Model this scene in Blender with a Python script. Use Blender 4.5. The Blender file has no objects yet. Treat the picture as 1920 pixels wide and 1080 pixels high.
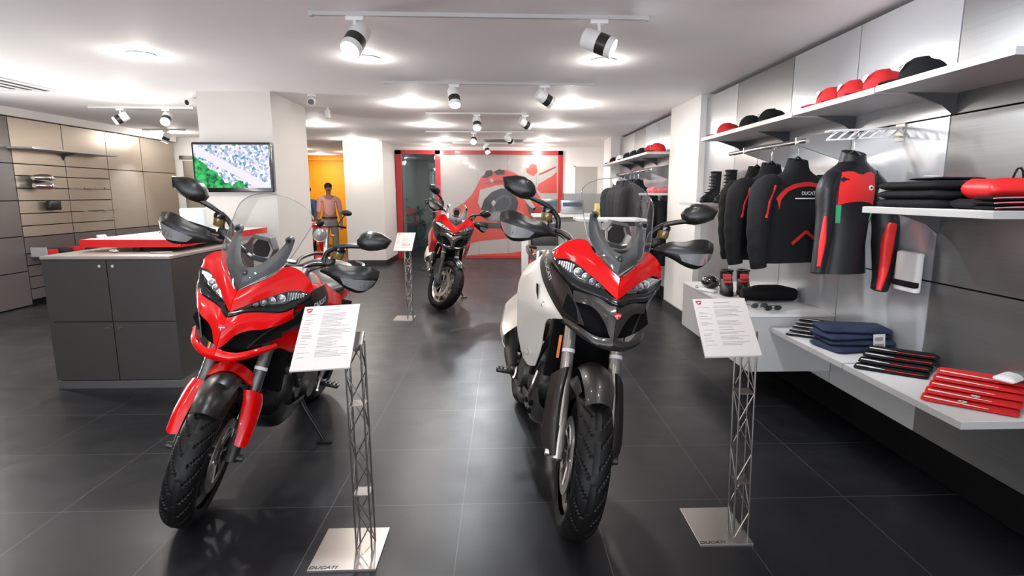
import bpy, bmesh, math, random
from mathutils import Vector, Matrix
from mathutils.bvhtree import BVHTree
random.seed(7)
sc = bpy.context.scene
COL = sc.collection
PI = math.pi
R = math.radians

# ---------------------------------------------------------------- camera
cam_d = bpy.data.cameras.new('camera')
cam = bpy.data.objects.new('camera', cam_d)
COL.objects.link(cam)
sc.camera = cam
cam_d.sensor_width = 36
cam_d.lens = 1057.5 / 1920 * 36
cam_d.shift_x = -26.7 / 1920
P_, Y_, R_ = .16443, -.04041, .00205
f_ = Vector((-math.sin(Y_) * math.cos(P_), math.cos(Y_) * math.cos(P_), -math.sin(P_)))
r_ = Vector((math.cos(Y_), math.sin(Y_), 0))
u_ = r_.cross(f_)
r2, u2 = r_ * math.cos(R_) + u_ * math.sin(R_), -r_ * math.sin(R_) + u_ * math.cos(R_)
cam.matrix_world = Matrix((
    (r2.x, u2.x, -f_.x, 0), (r2.y, u2.y, -f_.y, 0), (r2.z, u2.z, -f_.z, 1.40), (0, 0, 0, 1)))
cam_d.clip_start = .02

# ---------------------------------------------------------------- world, exposure, fill lights
w = bpy.data.worlds.new('world')
sc.world = w
w.use_nodes = True
bg = w.node_tree.nodes['Background']
bg.inputs[0].default_value = (.62, .76, 1, 1)
bg.inputs[1].default_value = 1.2
sc.view_settings.view_transform = 'Standard'
sc.view_settings.look = 'None'
sc.view_settings.gamma = 1
sc.view_settings.use_curve_mapping = False
sc.view_settings.exposure = 0.68
EN_DOWN, EN_SPOT, EN_FILL, EN_COVE = 10.5, 60.0, 28.0, 270.0
sc.cycles.max_bounces = 14
sc.cycles.diffuse_bounces = 7
sc.cycles.transparent_max_bounces = 16


def add_light(name, kind, loc, energy, color=(1, 1, 1), direction=None, parent=None, **kw):
    d = bpy.data.lights.new(name, kind)
    d.energy = energy
    d.color = color
    for k, v in kw.items():
        setattr(d, k, v)
    o = bpy.data.objects.new(name, d)
    COL.objects.link(o)
    o.location = loc
    if direction is not None:
        o.rotation_euler = Vector(direction).to_track_quat('-Z', 'Y').to_euler()
    if parent:
        o.parent = parent
        o.matrix_parent_inverse = Matrix.Identity(4)
    return o


# added fill light in place of daylight from an unseen shop front
add_light('front_fill', 'AREA', (-1.6, -3.42, 1.25), EN_FILL, (.80, .90, 1), (0, 1, 0.12),
          shape='RECTANGLE', size=7.6, size_y=2.2)

# added upward fill light behind the camera, brightens the ceiling
add_light('ceiling_fill', 'AREA', (-1.6, -3.40, .30), EN_FILL * 4, (1, .96, .92), (0, 1, .75),
          shape='RECTANGLE', size=7.6, size_y=.5)
# hidden light strip on the bulkhead of the left wall and above the shop front
add_light('cove_strip', 'AREA', (-5.86, 5.2, 2.335), EN_COVE, (1, .97, .93), (1, 0, .22),
          shape='RECTANGLE', size=.03, size_y=10.8)

# ---------------------------------------------------------------- materials
MATS = {}


def mat(name, col, rough=.5, metal=0., coat=0., noise=None, bump=None, emit=None, es=0., spec=None, sheen=0.):
    """procedural material; noise=(scale, amount, stretch) varies colour, bump=(scale, strength)"""
    if name in MATS:
        return MATS[name]
    m = bpy.data.materials.new(name)
    m.use_nodes = True
    nt = m.node_tree
    b = nt.nodes['Principled BSDF']
    b.inputs['Base Color'].default_value = (*col, 1)
    b.inputs['Roughness'].default_value = rough
    b.inputs['Metallic'].default_value = metal
    b.inputs['Coat Weight'].default_value = coat
    b.inputs['Coat Roughness'].default_value = .05
    if spec is not None:
        b.inputs['Specular IOR Level'].default_value = spec
    if sheen:
        b.inputs['Sheen Weight'].default_value = sheen
    if emit:
        b.inputs['Emission Color'].default_value = (*emit, 1)
        b.inputs['Emission Strength'].default_value = es
    tc = nt.nodes.new('ShaderNodeTexCoord')
    if noise:
        sca, amt, st = noise
        mp = nt.nodes.new('ShaderNodeMapping')
        mp.inputs['Scale'].default_value = st
        n = nt.nodes.new('ShaderNodeTexNoise')
        n.inputs['Scale'].default_value = sca
        n.inputs['Detail'].default_value = 5
        cr = nt.nodes.new('ShaderNodeMix')
        cr.data_type = 'RGBA'
        cr.inputs['A'].default_value = (*[c * (1 - amt) for c in col], 1)
        cr.inputs['B'].default_value = (*[min(1, c * (1 + amt)) for c in col], 1)
        nt.links.new(tc.outputs['Object'], mp.inputs[0])
        nt.links.new(mp.outputs[0], n.inputs[0])
        nt.links.new(n.outputs[0], cr.inputs['Factor'])
        nt.links.new(cr.outputs['Result'], b.inputs['Base Color'])
    if bump:
        n2 = nt.nodes.new('ShaderNodeTexNoise')
        n2.inputs['Scale'].default_value = bump[0]
        n2.inputs['Detail'].default_value = 4
        bp = nt.nodes.new('ShaderNodeBump')
        bp.inputs['Strength'].default_value = bump[1]
        bp.inputs['Distance'].default_value = .01
        nt.links.new(tc.outputs['Object'], n2.inputs[0])
        nt.links.new(n2.outputs[0], bp.inputs['Height'])
        nt.links.new(bp.outputs[0], b.inputs['Normal'])
    MATS[name] = m
    return m


def clear_mat(name, tint=(.93, .96, .97), base=.06, rough=.02, k=.6):
    """thin clear sheet: transparent with a glossy reflection growing at grazing angles"""
    m = bpy.data.materials.new(name)
    m.use_nodes = True
    nt = m.node_tree
    nt.nodes.remove(nt.nodes['Principled BSDF'])
    t = nt.nodes.new('ShaderNodeBsdfTransparent')
    t.inputs[0].default_value = (*tint, 1)
    g = nt.nodes.new('ShaderNodeBsdfGlossy')
    g.inputs['Roughness'].default_value = rough
    lw = nt.nodes.new('ShaderNodeLayerWeight')
    lw.inputs[0].default_value = .25
    ma = nt.nodes.new('ShaderNodeMath')
    ma.operation = 'MULTIPLY_ADD'
    ma.inputs[1].default_value = k
    ma.inputs[2].default_value = base
    mx = nt.nodes.new('ShaderNodeMixShader')
    nt.links.new(lw.outputs['Fresnel'], ma.inputs[0])
    nt.links.new(ma.outputs[0], mx.inputs[0])
    nt.links.new(t.outputs[0], mx.inputs[1])
    nt.links.new(g.outputs[0], mx.inputs[2])
    nt.links.new(mx.outputs[0], nt.nodes['Material Output'].inputs[0])
    MATS[name] = m
    return m


def floor_mat():
    m = bpy.data.materials.new('slate_tiles')
    m.use_nodes = True
    nt = m.node_tree
    b = nt.nodes['Principled BSDF']
    N = nt.nodes.new
    L = nt.links.new
    tc = N('ShaderNodeTexCoord')
    sp = N('ShaderNodeSeparateXYZ')
    L(tc.outputs['Object'], sp.inputs[0])

    def math_(op, a, b_=None, c=None):
        n = N('ShaderNodeMath')
        n.operation = op
        for i, v in enumerate((a, b_, c)):
            if v is None:
                continue
            if isinstance(v, (int, float)):
                n.inputs[i].default_value = v
            else:
                L(v, n.inputs[i])
        return n.outputs[0]
    sx, sy = .594, .572
    ux = math_('DIVIDE', math_('SUBTRACT', sp.outputs[0], .403 - 40 * sx), sx)
    uy = math_('DIVIDE', math_('SUBTRACT', sp.outputs[1], 2.396 - 40 * sy), sy)
    fx, fy = math_('FRACT', ux), math_('FRACT', uy)
    gx = math_('MINIMUM', fx, math_('SUBTRACT', 1, fx))
    gy = math_('MINIMUM', fy, math_('SUBTRACT', 1, fy))
    g = math_('LESS_THAN', math_('MINIMUM', gx, gy), .0028)
    cx = N('ShaderNodeCombineXYZ')
    L(math_('FLOOR', ux), cx.inputs[0])
    L(math_('FLOOR', uy), cx.inputs[1])
    wn = N('ShaderNodeTexWhiteNoise')
    L(cx.outputs[0], wn.inputs[0])
    n1 = N('ShaderNodeTexNoise')
    n1.inputs['Scale'].default_value = 2.2
    n1.inputs['Detail'].default_value = 8
    n1.inputs['Roughness'].default_value = .62
    L(tc.outputs['Object'], n1.inputs[0])
    f = math_('ADD', math_('MULTIPLY', wn.outputs[0], .30), math_('MULTIPLY_ADD', n1.outputs[0], 1.9, -.60))
    cm = N('ShaderNodeMix')
    cm.data_type = 'RGBA'
    cm.inputs['A'].default_value = (.0055, .0062, .0088, 1)
    cm.inputs['B'].default_value = (.018, .0178, .0205, 1)
    L(f, cm.inputs['Factor'])
    gm = N('ShaderNodeMix')
    gm.data_type = 'RGBA'
    gm.inputs['B'].default_value = (.080, .078, .076, 1)
    L(cm.outputs['Result'], gm.inputs['A'])
    L(g, gm.inputs['Factor'])
    L(gm.outputs['Result'], b.inputs['Base Color'])
    n2 = N('ShaderNodeTexNoise')
    n2.inputs['Scale'].default_value = 5
    n2.inputs['Detail'].default_value = 6
    L(tc.outputs['Object'], n2.inputs[0])
    L(math_('MULTIPLY_ADD', n2.outputs[0], .20, .26), b.inputs['Roughness'])
    b.inputs['Specular IOR Level'].default_value = .26
    bp = N('ShaderNodeBump')
    bp.inputs['Strength'].default_value = .10
    bp.inputs['Distance'].default_value = .004
    n3 = N('ShaderNodeTexNoise')
    n3.inputs['Scale'].default_value = 14
    n3.inputs['Detail'].default_value = 6
    L(tc.outputs['Object'], n3.inputs[0])
    L(math_('SUBTRACT', n3.outputs[0], g), bp.inputs['Height'])
    L(bp.outputs[0], b.inputs['Normal'])
    return m


M_floor = floor_mat()
M_ceil = mat('ceiling_paint', (.93, .915, .92), .7)
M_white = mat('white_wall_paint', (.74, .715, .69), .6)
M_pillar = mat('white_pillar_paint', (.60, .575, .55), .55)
M_black = mat('black_skirting', (.012, .012, .013), .35)
M_alu = mat('brushed_aluminium', (.42, .43, .44), .30, .8, noise=(3, .10, (1, 1, 60)))
M_alu_d = mat('dark_brushed_aluminium', (.23, .228, .23), .32, .8, noise=(3, .12, (1, 1, 60)))
M_alu_w = mat('warm_brushed_aluminium', (.40, .345, .285), .34, .75, noise=(3, .10, (1, 1, 50)))
M_alu_wd = mat('grey_laminate_left', (.15, .135, .13), .36, .6, noise=(3, .10, (1, 1, 50)))
M_alu_refl = mat('aluminium_bright_reflection', (.50, .51, .53), .20, .45, noise=(2, .05, (1, 1, 8)))  # brushed aluminium with bright reflections put into its base colour
M_shelf = mat('shelf_grey', (.46, .455, .45), .4, .2)
M_shelf_w = mat('shelf_white_top', (.66, .66, .67), .35)
M_gap = mat('dark_groove', (.003, .003, .0035), .8, spec=.1)
M_cab = mat('charcoal_laminate', (.045, .040, .037), .42, .15)
M_cabtop = mat('cabinet_top', (.36, .33, .30), .35, .3)
M_steel = mat('satin_steel', (.50, .47, .44), .3, .9)
M_bronze = mat('dull_bronze_steel', (.22, .20, .185), .35, .9)
M_chrome = mat('chrome', (.78, .78, .78), .1, 1)
M_red = mat('red_lacquer', (.66, .001, .002), .20, 0, .40, spec=.35)
M_redg = mat('red_frame_lacquer', (.36, .012, .016), .3, 0, .2)
M_orange = mat('orange_wall_paint', (.85, .31, .001), .6)
M_glass = clear_mat('clear_glass', (.80, .86, .86), .08)
M_screen = clear_mat('windscreen_acrylic', (.975, .985, .985), .03, k=.30)
M_lenscover = clear_mat('headlight_cover', (.9, .92, .93), .05)
M_matte = mat('matte_black_plastic', (.009, .0085, .0085), .33)
M_gblack = mat('gloss_black_plastic', (.008, .008, .009), .15, 0, .4)
M_graph = mat('graphite_paint', (.036, .032, .030), .38, .45, .25)
M_grey = mat('grey_plastic', (.058, .058, .062), .4, .1)
M_silver = mat('silver_white_paint', (.74, .72, .67), .32, .12, .5)
M_rubber = mat('tyre_rubber', (.004, .004, .004), .5, spec=.28)
M_rim = mat('rim_metal', (.05, .05, .052), .35, .8)
M_rimsilver = mat('silver_rim', (.55, .52, .48), .3, .9)
M_forkl = mat('pale_fork_tube', (.34, .315, .285), .3, .75, .3)
M_rail = mat('rail_grey', (.50, .49, .49), .5)
M_fork = mat('fork_tube', (.15, .145, .14), .3, .75, .3)
M_forkgold = mat('fork_sleeve', (.42, .38, .33), .3, .85)
M_eng = mat('engine_metal', (.06, .058, .056), .45, .7, bump=(40, .3))
M_amber = mat('amber_plastic', (.8, .18, .01), .25)
M_fluid = mat('brake_fluid_bottle', (.16, .10, .03), .2, 0, .5)
M_lens = mat('clear_lens_plastic', (.45, .45, .46), .15, .6, .5)
M_lamp = mat('lamp_diffuser', (1, 1, 1), .5, emit=(1, .93, .82), es=7)
M_led = mat('spotlight_lens', (1, 1, 1), .5, emit=(.93, .96, 1), es=14)
M_whitepl = mat('white_plastic', (.74, .74, .74), .4)
M_paper = mat('printed_paper', (.58, .545, .525), .5)
M_ink = mat('grey_ink', (.25, .24, .235), .6)
M_text = mat('black_ink', (.01, .01, .01), .5)
M_wtext = mat('white_ink', (.75, .73, .70), .5)
M_gtext = mat('grey_print', (.52, .50, .48), .5)
M_shield = mat('crimson_shield', (.42, .01, .02), .35, 0, .3)

# ---------------------------------------------------------------- mesh helpers


def catmull(pts, n):
    pts = [Vector(p) for p in pts]
    if len(pts) == 1:
        return [pts[0]] * n
    ds = [0]
    for a, b in zip(pts, pts[1:]):
        ds.append(ds[-1] + max((b - a).length, 1e-6))
    T = ds[-1]
    out = []
    for i in range(n):
        t = T * i / (n - 1)
        k = 0
        while k < len(ds) - 2 and ds[k + 1] < t:
            k += 1
        u = (t - ds[k]) / (ds[k + 1] - ds[k])
        p1, p2 = pts[k], pts[k + 1]
        p0 = pts[k - 1] if k > 0 else p1 * 2 - p2
        p3 = pts[k + 2] if k + 2 < len(pts) else p2 * 2 - p1
        out.append(.5 * ((2 * p1) + (p2 - p0) * u + (2 * p0 - 5 * p1 + 4 * p2 - p3) * u * u
                         + (3 * p1 - p0 - 3 * p2 + p3) * u ** 3))
    return out


def linear(pts, n):
    pts = [Vector(p) for p in pts]
    ds = [0]
    for a, b in zip(pts, pts[1:]):
        ds.append(ds[-1] + max((b - a).length, 1e-6))
    out = []
    for i in range(n):
        t = ds[-1] * i / (n - 1)
        k = 0
        while k < len(ds) - 2 and ds[k + 1] < t:
            k += 1
        out.append(pts[k].lerp(pts[k + 1], (t - ds[k]) / (ds[k + 1] - ds[k])))
    return out


class MB:
    def __init__(s, xf=None):
        s.v, s.f, s.mi, s.cur, s.xf = [], [], [], 0, xf

    def add(s, vs, fs):
        o = len(s.v)
        s.v += [Vector(v) for v in vs]
        s.f += [[i + o for i in f] for f in fs]
        s.mi += [s.cur] * len(fs)
        return s

    def box(s, c, d, rot=None):
        hx, hy, hz = d[0] / 2, d[1] / 2, d[2] / 2
        vs = [Vector((x, y, z)) for x in (-hx, hx) for y in (-hy, hy) for z in (-hz, hz)]
        if rot is not None:
            vs = [rot @ v for v in vs]
        vs = [v + Vector(c) for v in vs]
        return s.add(vs, [(0, 1, 3, 2), (4, 6, 7, 5), (0, 4, 5, 1), (2, 3, 7, 6), (0, 2, 6, 4), (1, 5, 7, 3)])

    def bb(s, x0, x1, y0, y1, z0, z1):
        return s.box(((x0 + x1) / 2, (y0 + y1) / 2, (z0 + z1) / 2), (abs(x1 - x0), abs(y1 - y0), abs(z1 - z0)))

    def rbox(s, c, d, r=.01, rot=None, n=3):
        """box with rounded vertical profile edges (rounded rectangle prism, chamfered ends)"""
        hx, hy, hz = d[0] / 2, d[1] / 2, d[2] / 2
        r = min(r, hx * .99, hy * .99, hz * .99)

        def ring(ins, z):
            out = []
            for cx_, cy_, a0 in ((hx - r, hy - r, 0), (-hx + r, hy - r, 90), (-hx + r, -hy + r, 180), (hx - r, -hy + r, 270)):
                for i in range(n + 1):
                    a = R(a0 + 90 * i / n)
                    out.append(Vector((cx_ + (r - ins) * math.cos(a), cy_ + (r - ins) * math.sin(a), z)))
            return out
        rings = [ring(r * .7, -hz), ring(r * .2, -hz + r * .2), ring(0, -hz + r * .7), ring(0, hz - r * .7), ring(r * .2, hz - r * .2), ring(r * .7, hz)]
        rings = [[(rot @ p if rot is not None else p) + Vector(c) for p in q] for q in rings]
        return s.loft(rings)

    def loft(s, rings, closed=True, cap=True):
        n = len(rings[0])
        vs = [p for q in rings for p in q]
        fs = []
        for i in range(len(rings) - 1):
            for j in range(n if closed else n - 1):
                k = (j + 1) % n
                fs.append((i * n + j, i * n + k, (i + 1) * n + k, (i + 1) * n + j))
        if cap and closed:
            fs.append(tuple(range(n))[::-1])
            fs.append(tuple((len(rings) - 1) * n + j for j in range(n)))
        return s.add(vs, fs)

    def tube(s, pts, r, n=8, cap=True, smooth=0):
        if smooth:
            rr = r if isinstance(r, (list, tuple)) else [r] * len(pts)
            m = smooth
            q = catmull(pts, m)
            rad = [rr[min(len(rr) - 1, int(round(i / (m - 1) * (len(rr) - 1))))] for i in range(m)] if len(set(rr)) > 1 else [rr[0]] * m
            if len(set(rr)) > 1:
                rad = []
                for i in range(m):
                    t = i / (m - 1) * (len(rr) - 1)
                    k = min(int(t), len(rr) - 2)
                    rad.append(rr[k] + (rr[k + 1] - rr[k]) * (t - k))
            pts, r = q, rad
        pts = [Vector(p) for p in pts]
        rad = r if isinstance(r, (list, tuple)) else [r] * len(pts)
        rings = []
        prev = None
        for i, p in enumerate(pts):
            a = pts[max(i - 1, 0)]
            b = pts[min(i + 1, len(pts) - 1)]
            t = (b - a).normalized()
            if prev is None:
                ax = Vector((0, 0, 1)) if abs(t.z) < .9 else Vector((1, 0, 0))
                u = t.cross(ax).normalized()
            else:
                u = (prev - t * prev.dot(t)).normalized()
            prev = u
            v = t.cross(u)
            rings.append([p + (u * math.cos(2 * PI * k / n) + v * math.sin(2 * PI * k / n)) * rad[i] for k in range(n)])
        return s.loft(rings, cap=cap)

    def cyl(s, a, b, r0, r1=None, n=16):
        return s.tube([a, b], [r0, r0 if r1 is None else r1], n)

    def lathe(s, prof, origin=(0, 0, 0), axis='z', n=32, closed_prof=False):
        """prof: (radius, along) pairs"""
        rings = []
        for k in range(n):
            a = 2 * PI * k / n
            q = []
            for r, h in prof:
                if axis == 'z':
                    p = (r * math.cos(a), r * math.sin(a), h)
                elif axis == 'x':
                    p = (h, r * math.cos(a), r * math.sin(a))
                else:
                    p = (r * math.cos(a), h, r * math.sin(a))
                q.append(Vector(p) + Vector(origin))
            rings.append(q)
        m = len(prof)
        vs = [p for q in rings for p in q]
        fs = []
        for i in range(n):
            i2 = (i + 1) % n
            for j in range(m if closed_prof else m - 1):
                j2 = (j + 1) % m
                fs.append((i * m + j, i2 * m + j, i2 * m + j2, i * m + j2))
        return s.add(vs, fs)

    def sph(s, c, r, n=12, m=8, rot=None):
        rx, ry, rz = r if isinstance(r, (list, tuple)) else (r, r, r)
        rings = []
        for i in range(1, m):
            t = PI * i / m
            q = [Vector((rx * math.sin(t) * math.cos(2 * PI * k / n), ry * math.sin(t) * math.sin(2 * PI * k / n), rz * math.cos(t))) for k in range(n)]
            rings.append([(rot @ p if rot is not None else p) + Vector(c) for p in q])
        return s.loft(rings)

    def prism(s, poly, ext):
        """poly: 3-D points of a flat outline, ext: extrusion vector"""
        poly = [Vector(p) for p in poly]
        e = Vector(ext)
        n = len(poly)
        fs = [tuple(range(n)), tuple(range(n, 2 * n))[::-1]]
        for i in range(n):
            j = (i + 1) % n
            fs.append((i, j, n + j, n + i))
        return s.add(poly + [p + e for p in poly], fs)

    def grid(s, rows):
        n = len(rows[0])
        fs = [(i * n + j, i * n + j + 1, (i + 1) * n + j + 1, (i + 1) * n + j) for i in range(len(rows) - 1) for j in range(n - 1)]
        return s.add([p for q in rows for p in q], fs)

    def shell(s, rows, nu=14, nv=8, th=.004, mirror=False, lin=False, vlin=False):
        """thick smooth panel through guide polylines"""
        us = [(linear if lin else catmull)(q, nu) for q in rows]
        cols = [(linear if vlin or len(rows) == 2 else catmull)([q[j] for q in us], nv) for j in range(nu)]
        g = [[cols[j][i] for j in range(nu)] for i in range(nv)]
        nor = []
        for i in range(nv):
            q = []
            for j in range(nu):
                du = g[i][min(j + 1, nu - 1)] - g[i][max(j - 1, 0)]
                dv = g[min(i + 1, nv - 1)][j] - g[max(i - 1, 0)][j]
                nn = du.cross(dv)
                q.append(nn.normalized() if nn.length > 1e-9 else Vector((0, 0, 0)))
            nor.append(q)
        g2 = [[g[i][j] - nor[i][j] * th for j in range(nu)] for i in range(nv)]
        N = nu * nv
        vs = [p for q in g for p in q] + [p for q in g2 for p in q]
        fs = []
        for i in range(nv - 1):
            for j in range(nu - 1):
                a = i * nu + j
                fs.append((a, a + 1, a + nu + 1, a + nu))
                fs.append((N + a, N + a + nu, N + a + nu + 1, N + a + 1))
        for j in range(nu - 1):
            fs.append((j + 1, j, N + j, N + j + 1))
            a = (nv - 1) * nu + j
            fs.append((a, a + 1, N + a + 1, N + a))
        for i in range(nv - 1):
            a = i * nu
            fs.append((a, a + nu, N + a + nu, N + a))
            a = i * nu + nu - 1
            fs.append((a + nu, a, N + a, N + a + nu))
        s.add(vs, fs)
        if mirror:
            s.add([Vector((-p.x, p.y, p.z)) for p in vs], [f[::-1] for f in fs])
        return s

    def mirrored(s):
        m = MB(s.xf)
        m.v = [Vector((-p.x, p.y, p.z)) for p in s.v]
        m.f = [f[::-1] for f in s.f]
        m.mi = list(s.mi)
        return m

    def move(s, M):
        s.v = [M @ p for p in s.v]
        return s

    def build(s, name, mats, parent=None, label=None, cat=None, group=None, kind=None, loc=None, smooth=40, bevel=0):
        me = bpy.data.meshes.new(name)
        vs = s.v if s.xf is None else [s.xf(p) for p in s.v]
        me.from_pydata([tuple(v) for v in vs], [], s.f)
        if not isinstance(mats, (list, tuple)):
            mats = [mats]
        for m in mats:
            me.materials.append(m)
        me.polygons.foreach_set('material_index', s.mi)
        bm = bmesh.new()
        bm.from_mesh(me)
        bmesh.ops.recalc_face_normals(bm, faces=bm.faces)
        if bevel:
            bmesh.ops.bevel(bm, geom=[e for e in bm.edges if e.is_manifold and e.calc_face_angle(0) > .6], offset=bevel, segments=2, affect='EDGES', profile=.7)
        bm.to_mesh(me)
        bm.free()
        if smooth:
            me.polygons.foreach_set('use_smooth', [True] * len(me.polygons))
            try:
                me.set_sharp_from_angle(angle=R(smooth))
            except Exception:
                pass
        o = bpy.data.objects.new(name, me)
        COL.objects.link(o)
        if parent:
            o.parent = parent
        if loc is not None:
            o.location = loc
        tag(o, label, cat, group, kind)
        return o


def tag(o, label=None, cat=None, group=None, kind=None):
    if label:
        o['label'] = label
    if cat:
        o['category'] = cat
    if group:
        o['group'] = group
    if kind:
        o['kind'] = kind
    return o


def empty(name, loc, label, cat, group=None, rot=(0, 0, 0)):
    o = bpy.data.objects.new(name, None)
    o.empty_display_size = .1
    COL.objects.link(o)
    o.location = loc
    o.rotation_euler = rot
    return tag(o, label, cat, group)


def copy_tree(o, parent=None):
    c = o.copy()
    COL.objects.link(c)
    if parent:
        c.parent = parent
    for ch in list(o.children):
        copy_tree(ch, c)
    return c


def text_mesh(body, size, thick=.0008, shear=0., xscale=1.):
    cu = bpy.data.curves.new('t', 'FONT')
    cu.body = body
    cu.size = size
    cu.extrude = thick
    cu.shear = shear
    cu.align_x = 'CENTER'
    cu.align_y = 'CENTER'
    cu.offset = size * .018
    o = bpy.data.objects.new('t', cu)
    COL.objects.link(o)
    dg = bpy.context.evaluated_depsgraph_get()
    me = bpy.data.meshes.new_from_object(o.evaluated_get(dg))
    mb = MB()
    mb.add([Vector((v.co.x * xscale, v.co.y, v.co.z)) for v in me.vertices], [tuple(p.vertices) for p in me.polygons])
    bpy.data.objects.remove(o)
    bpy.data.curves.remove(cu)
    bpy.data.meshes.remove(me)
    return mb


def place(mb, origin, ux, uy):
    """put a flat xy drawing on a plane with axes ux, uy at origin"""
    ux, uy = Vector(ux).normalized(), Vector(uy).normalized()
    uz = ux.cross(uy)
    M = Matrix(((ux.x, uy.x, uz.x, origin[0]), (ux.y, uy.y, uz.y, origin[1]), (ux.z, uy.z, uz.z, origin[2]), (0, 0, 0, 1)))
    return mb.move(M)


def wrap_on(mb, target, nn, origin, off=.0015):
    """lay a flat drawing onto the surface of another mesh along the direction -nn"""
    me = target.data
    tree = BVHTree.FromPolygons([v.co.copy() for v in me.vertices], [tuple(p.vertices) for p in me.polygons])
    for i, p in enumerate(mb.v):
        hit = tree.ray_cast(p + nn * .15, -nn, .4)
        if hit[0] is not None:
            mb.v[i] = hit[0] + nn * (off + (p - origin).dot(nn))
    return mb


def shield_mb(s=1., th=.001):
    """heraldic shield drawn in xy, material 0 crimson, 1 white band"""
    mb = MB()
    pts = [(-.5, .40), (-.25, .47), (0, .42), (.25, .47), (.5, .40), (.48, .1), (.35, -.2), (.0, -.5), (-.35, -.2), (-.48, .1)]
    mb.prism([(x * s, y * s, 0) for x, y in pts], (0, 0, th))
    mb.cur = 1
    mb.prism([(-.40 * s, -.02 * s, th), (-.1 * s, .12 * s, th), (.44 * s, .16 * s, th), (.43 * s, .08 * s, th), (-.06 * s, .03 * s, th), (-.02 * s, -.30 * s, th), (-.09 * s, -.28 * s, th), (-.14 * s, .02 * s, th), (-.38 * s, -.09 * s, th)], (0, 0, th * .6))
    return mb
# ================================================================ THE SETTING
XR, XL, YB, ZC = 2.10, -5.95, 12.58, 2.42
S = dict(kind='structure', smooth=0)
MB().bb(-9.2, 3.0, -3.7, 20.5, -.1, 0).build('floor', M_floor, **S)
MB().bb(-9.2, 3.0, -3.7, 20.5, ZC, ZC + .12).build('ceiling', M_ceil, **S)


def panels(mb, xf, y0, y1, zs, th, side):
    for a, b in zip(zs, zs[1:]):
        mb.bb(xf, xf + th * side, y0 + .004, y1 - .004, a + .004, b - .004)


# right display wall: dark carcass, panels with open joints
mb = MB()
mb.bb(XR + .02, XR + .14, -3.6, 5.95, .02, ZC - .03)
cols = [(-3.5, -.4), (-.4, 1.1), (1.1, 2.66), (2.66, 3.42), (3.42, 4.19), (4.19, 5.17), (5.17, 5.95)]
zs = [.20, .98, 1.77, 2.385]
for i, (a, b) in enumerate(cols):
    mb.cur = [1, 1, 2, 3, 3, 1, 1][i]  # panel tones paint the differing reflections of one brushed aluminium
    if i == 5:
        mb.cur = 3
        panels(mb, XR, a, b, zs[:3], .019, 1)
        mb.cur = 2
        panels(mb, XR, a, b, zs[2:], .019, 1)
    elif i == 6:
        panels(mb, XR, a, b, [.2, 2.385], .019, 1)
    else:
        panels(mb, XR, a, b, zs, .019, 1)
mb.cur = 0
mb.bb(XR + .1, XR + .14, -3.6, 5.95, 0, .2)
mb.build('wall_right', [M_gap, M_alu, M_alu_d, M_alu_refl], **S)
# bay behind the pillar
mb = MB()
mb.bb(XR + .02, XR + .14, 7.0, 10.3, .02, ZC - .03)
for i, (a, b) in enumerate([(7.0, 7.76), (7.76, 8.5), (8.5, 9.2), (9.2, 10.3)]):
    mb.cur = [3, 3, 2, 1][i]  # reflections again put into the panel colours
    panels(mb, XR, a, b, zs if i < 3 else [.2, 2.385], .019, 1)
mb.build('wall_right', [M_gap, M_alu, M_alu_d, M_alu_refl], **S)
MB().bb(XR + .14, XR + .26, -3.6, 20.4, 0, ZC).build('wall_right', M_white, **S)
# pillars
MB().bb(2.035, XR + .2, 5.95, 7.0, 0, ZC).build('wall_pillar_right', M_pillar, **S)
mb = MB()
mb.bb(2.020, 2.14, 5.935, 5.95, 0, .09).bb(2.020, 2.035, 5.935, 7.0, 0, .09)
mb.build('baseboard_right', M_black, **S)
MB().bb(1.93, XR + .2, 10.3, 11.0, 0, ZC).build('wall_pillar_far_right', M_white, **S)
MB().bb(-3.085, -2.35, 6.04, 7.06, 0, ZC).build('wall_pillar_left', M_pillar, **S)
mb = MB()
mb.bb(-3.10, -2.335, 6.025, 6.04, 0, .09).bb(-2.35, -2.335, 6.04, 7.06, 0, .09)
mb.build('baseboard_left', M_black, **S)
mb = MB()
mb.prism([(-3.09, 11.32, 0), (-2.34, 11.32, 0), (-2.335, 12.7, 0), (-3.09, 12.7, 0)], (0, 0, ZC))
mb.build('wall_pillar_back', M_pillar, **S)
mb = MB()
mb.bb(-3.1, -2.325, 11.3, 11.315, 0, .10).bb(-2.332, -2.318, 11.3, 12.7, 0, .10)
mb.build('baseboard_back', M_black, **S)
# left panelled wall
mb = MB()
mb.bb(XL - .14, XL - .02, -3.6, 10.72, .0, 2.32)
cz = [.01, .439, .874, 1.31, 1.76, 2.315]
for a, b, zz, mi in [(-3.5, 2.0, cz, 2), (2.0, 4.6, cz, 2), (4.6, 7.25, cz, 2),
                     (7.25, 8.085, [.07, .209, .362, .505, .652, .86, .999, 1.151, 1.309, 1.464, 1.617, 1.761, 2.315], 1),
                     (8.085, 8.93, [.07, .209, .362, .505, .652, .86, .999, 1.151, 1.309, 1.464, 1.617, 1.761, 2.315], 1),
                     (8.93, 9.755, [.01, .86, 1.761, 2.315], 1), (9.755, 10.72, [.01, .86, 1.761, 2.315], 1)]:
    for p, q in zip(zz, zz[1:]):
        mb.cur = mi if q > .9 else 2
        mb.bb(XL - .019, XL, a + .006, b - .006, p + .006, q - .006)
mb.build('wall_left', [M_gap, M_alu_w, M_alu_wd], **S)
MB().bb(XL - .3, XL - .14, -3.6, 10.9, 0, ZC).build('wall_left', M_white, **S)
# lowered bulkhead along the left wall
MB().bb(XL - .02, XL + .06, -3.6, 10.72, 2.32, ZC).build('trim_1', M_white, **S)
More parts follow.
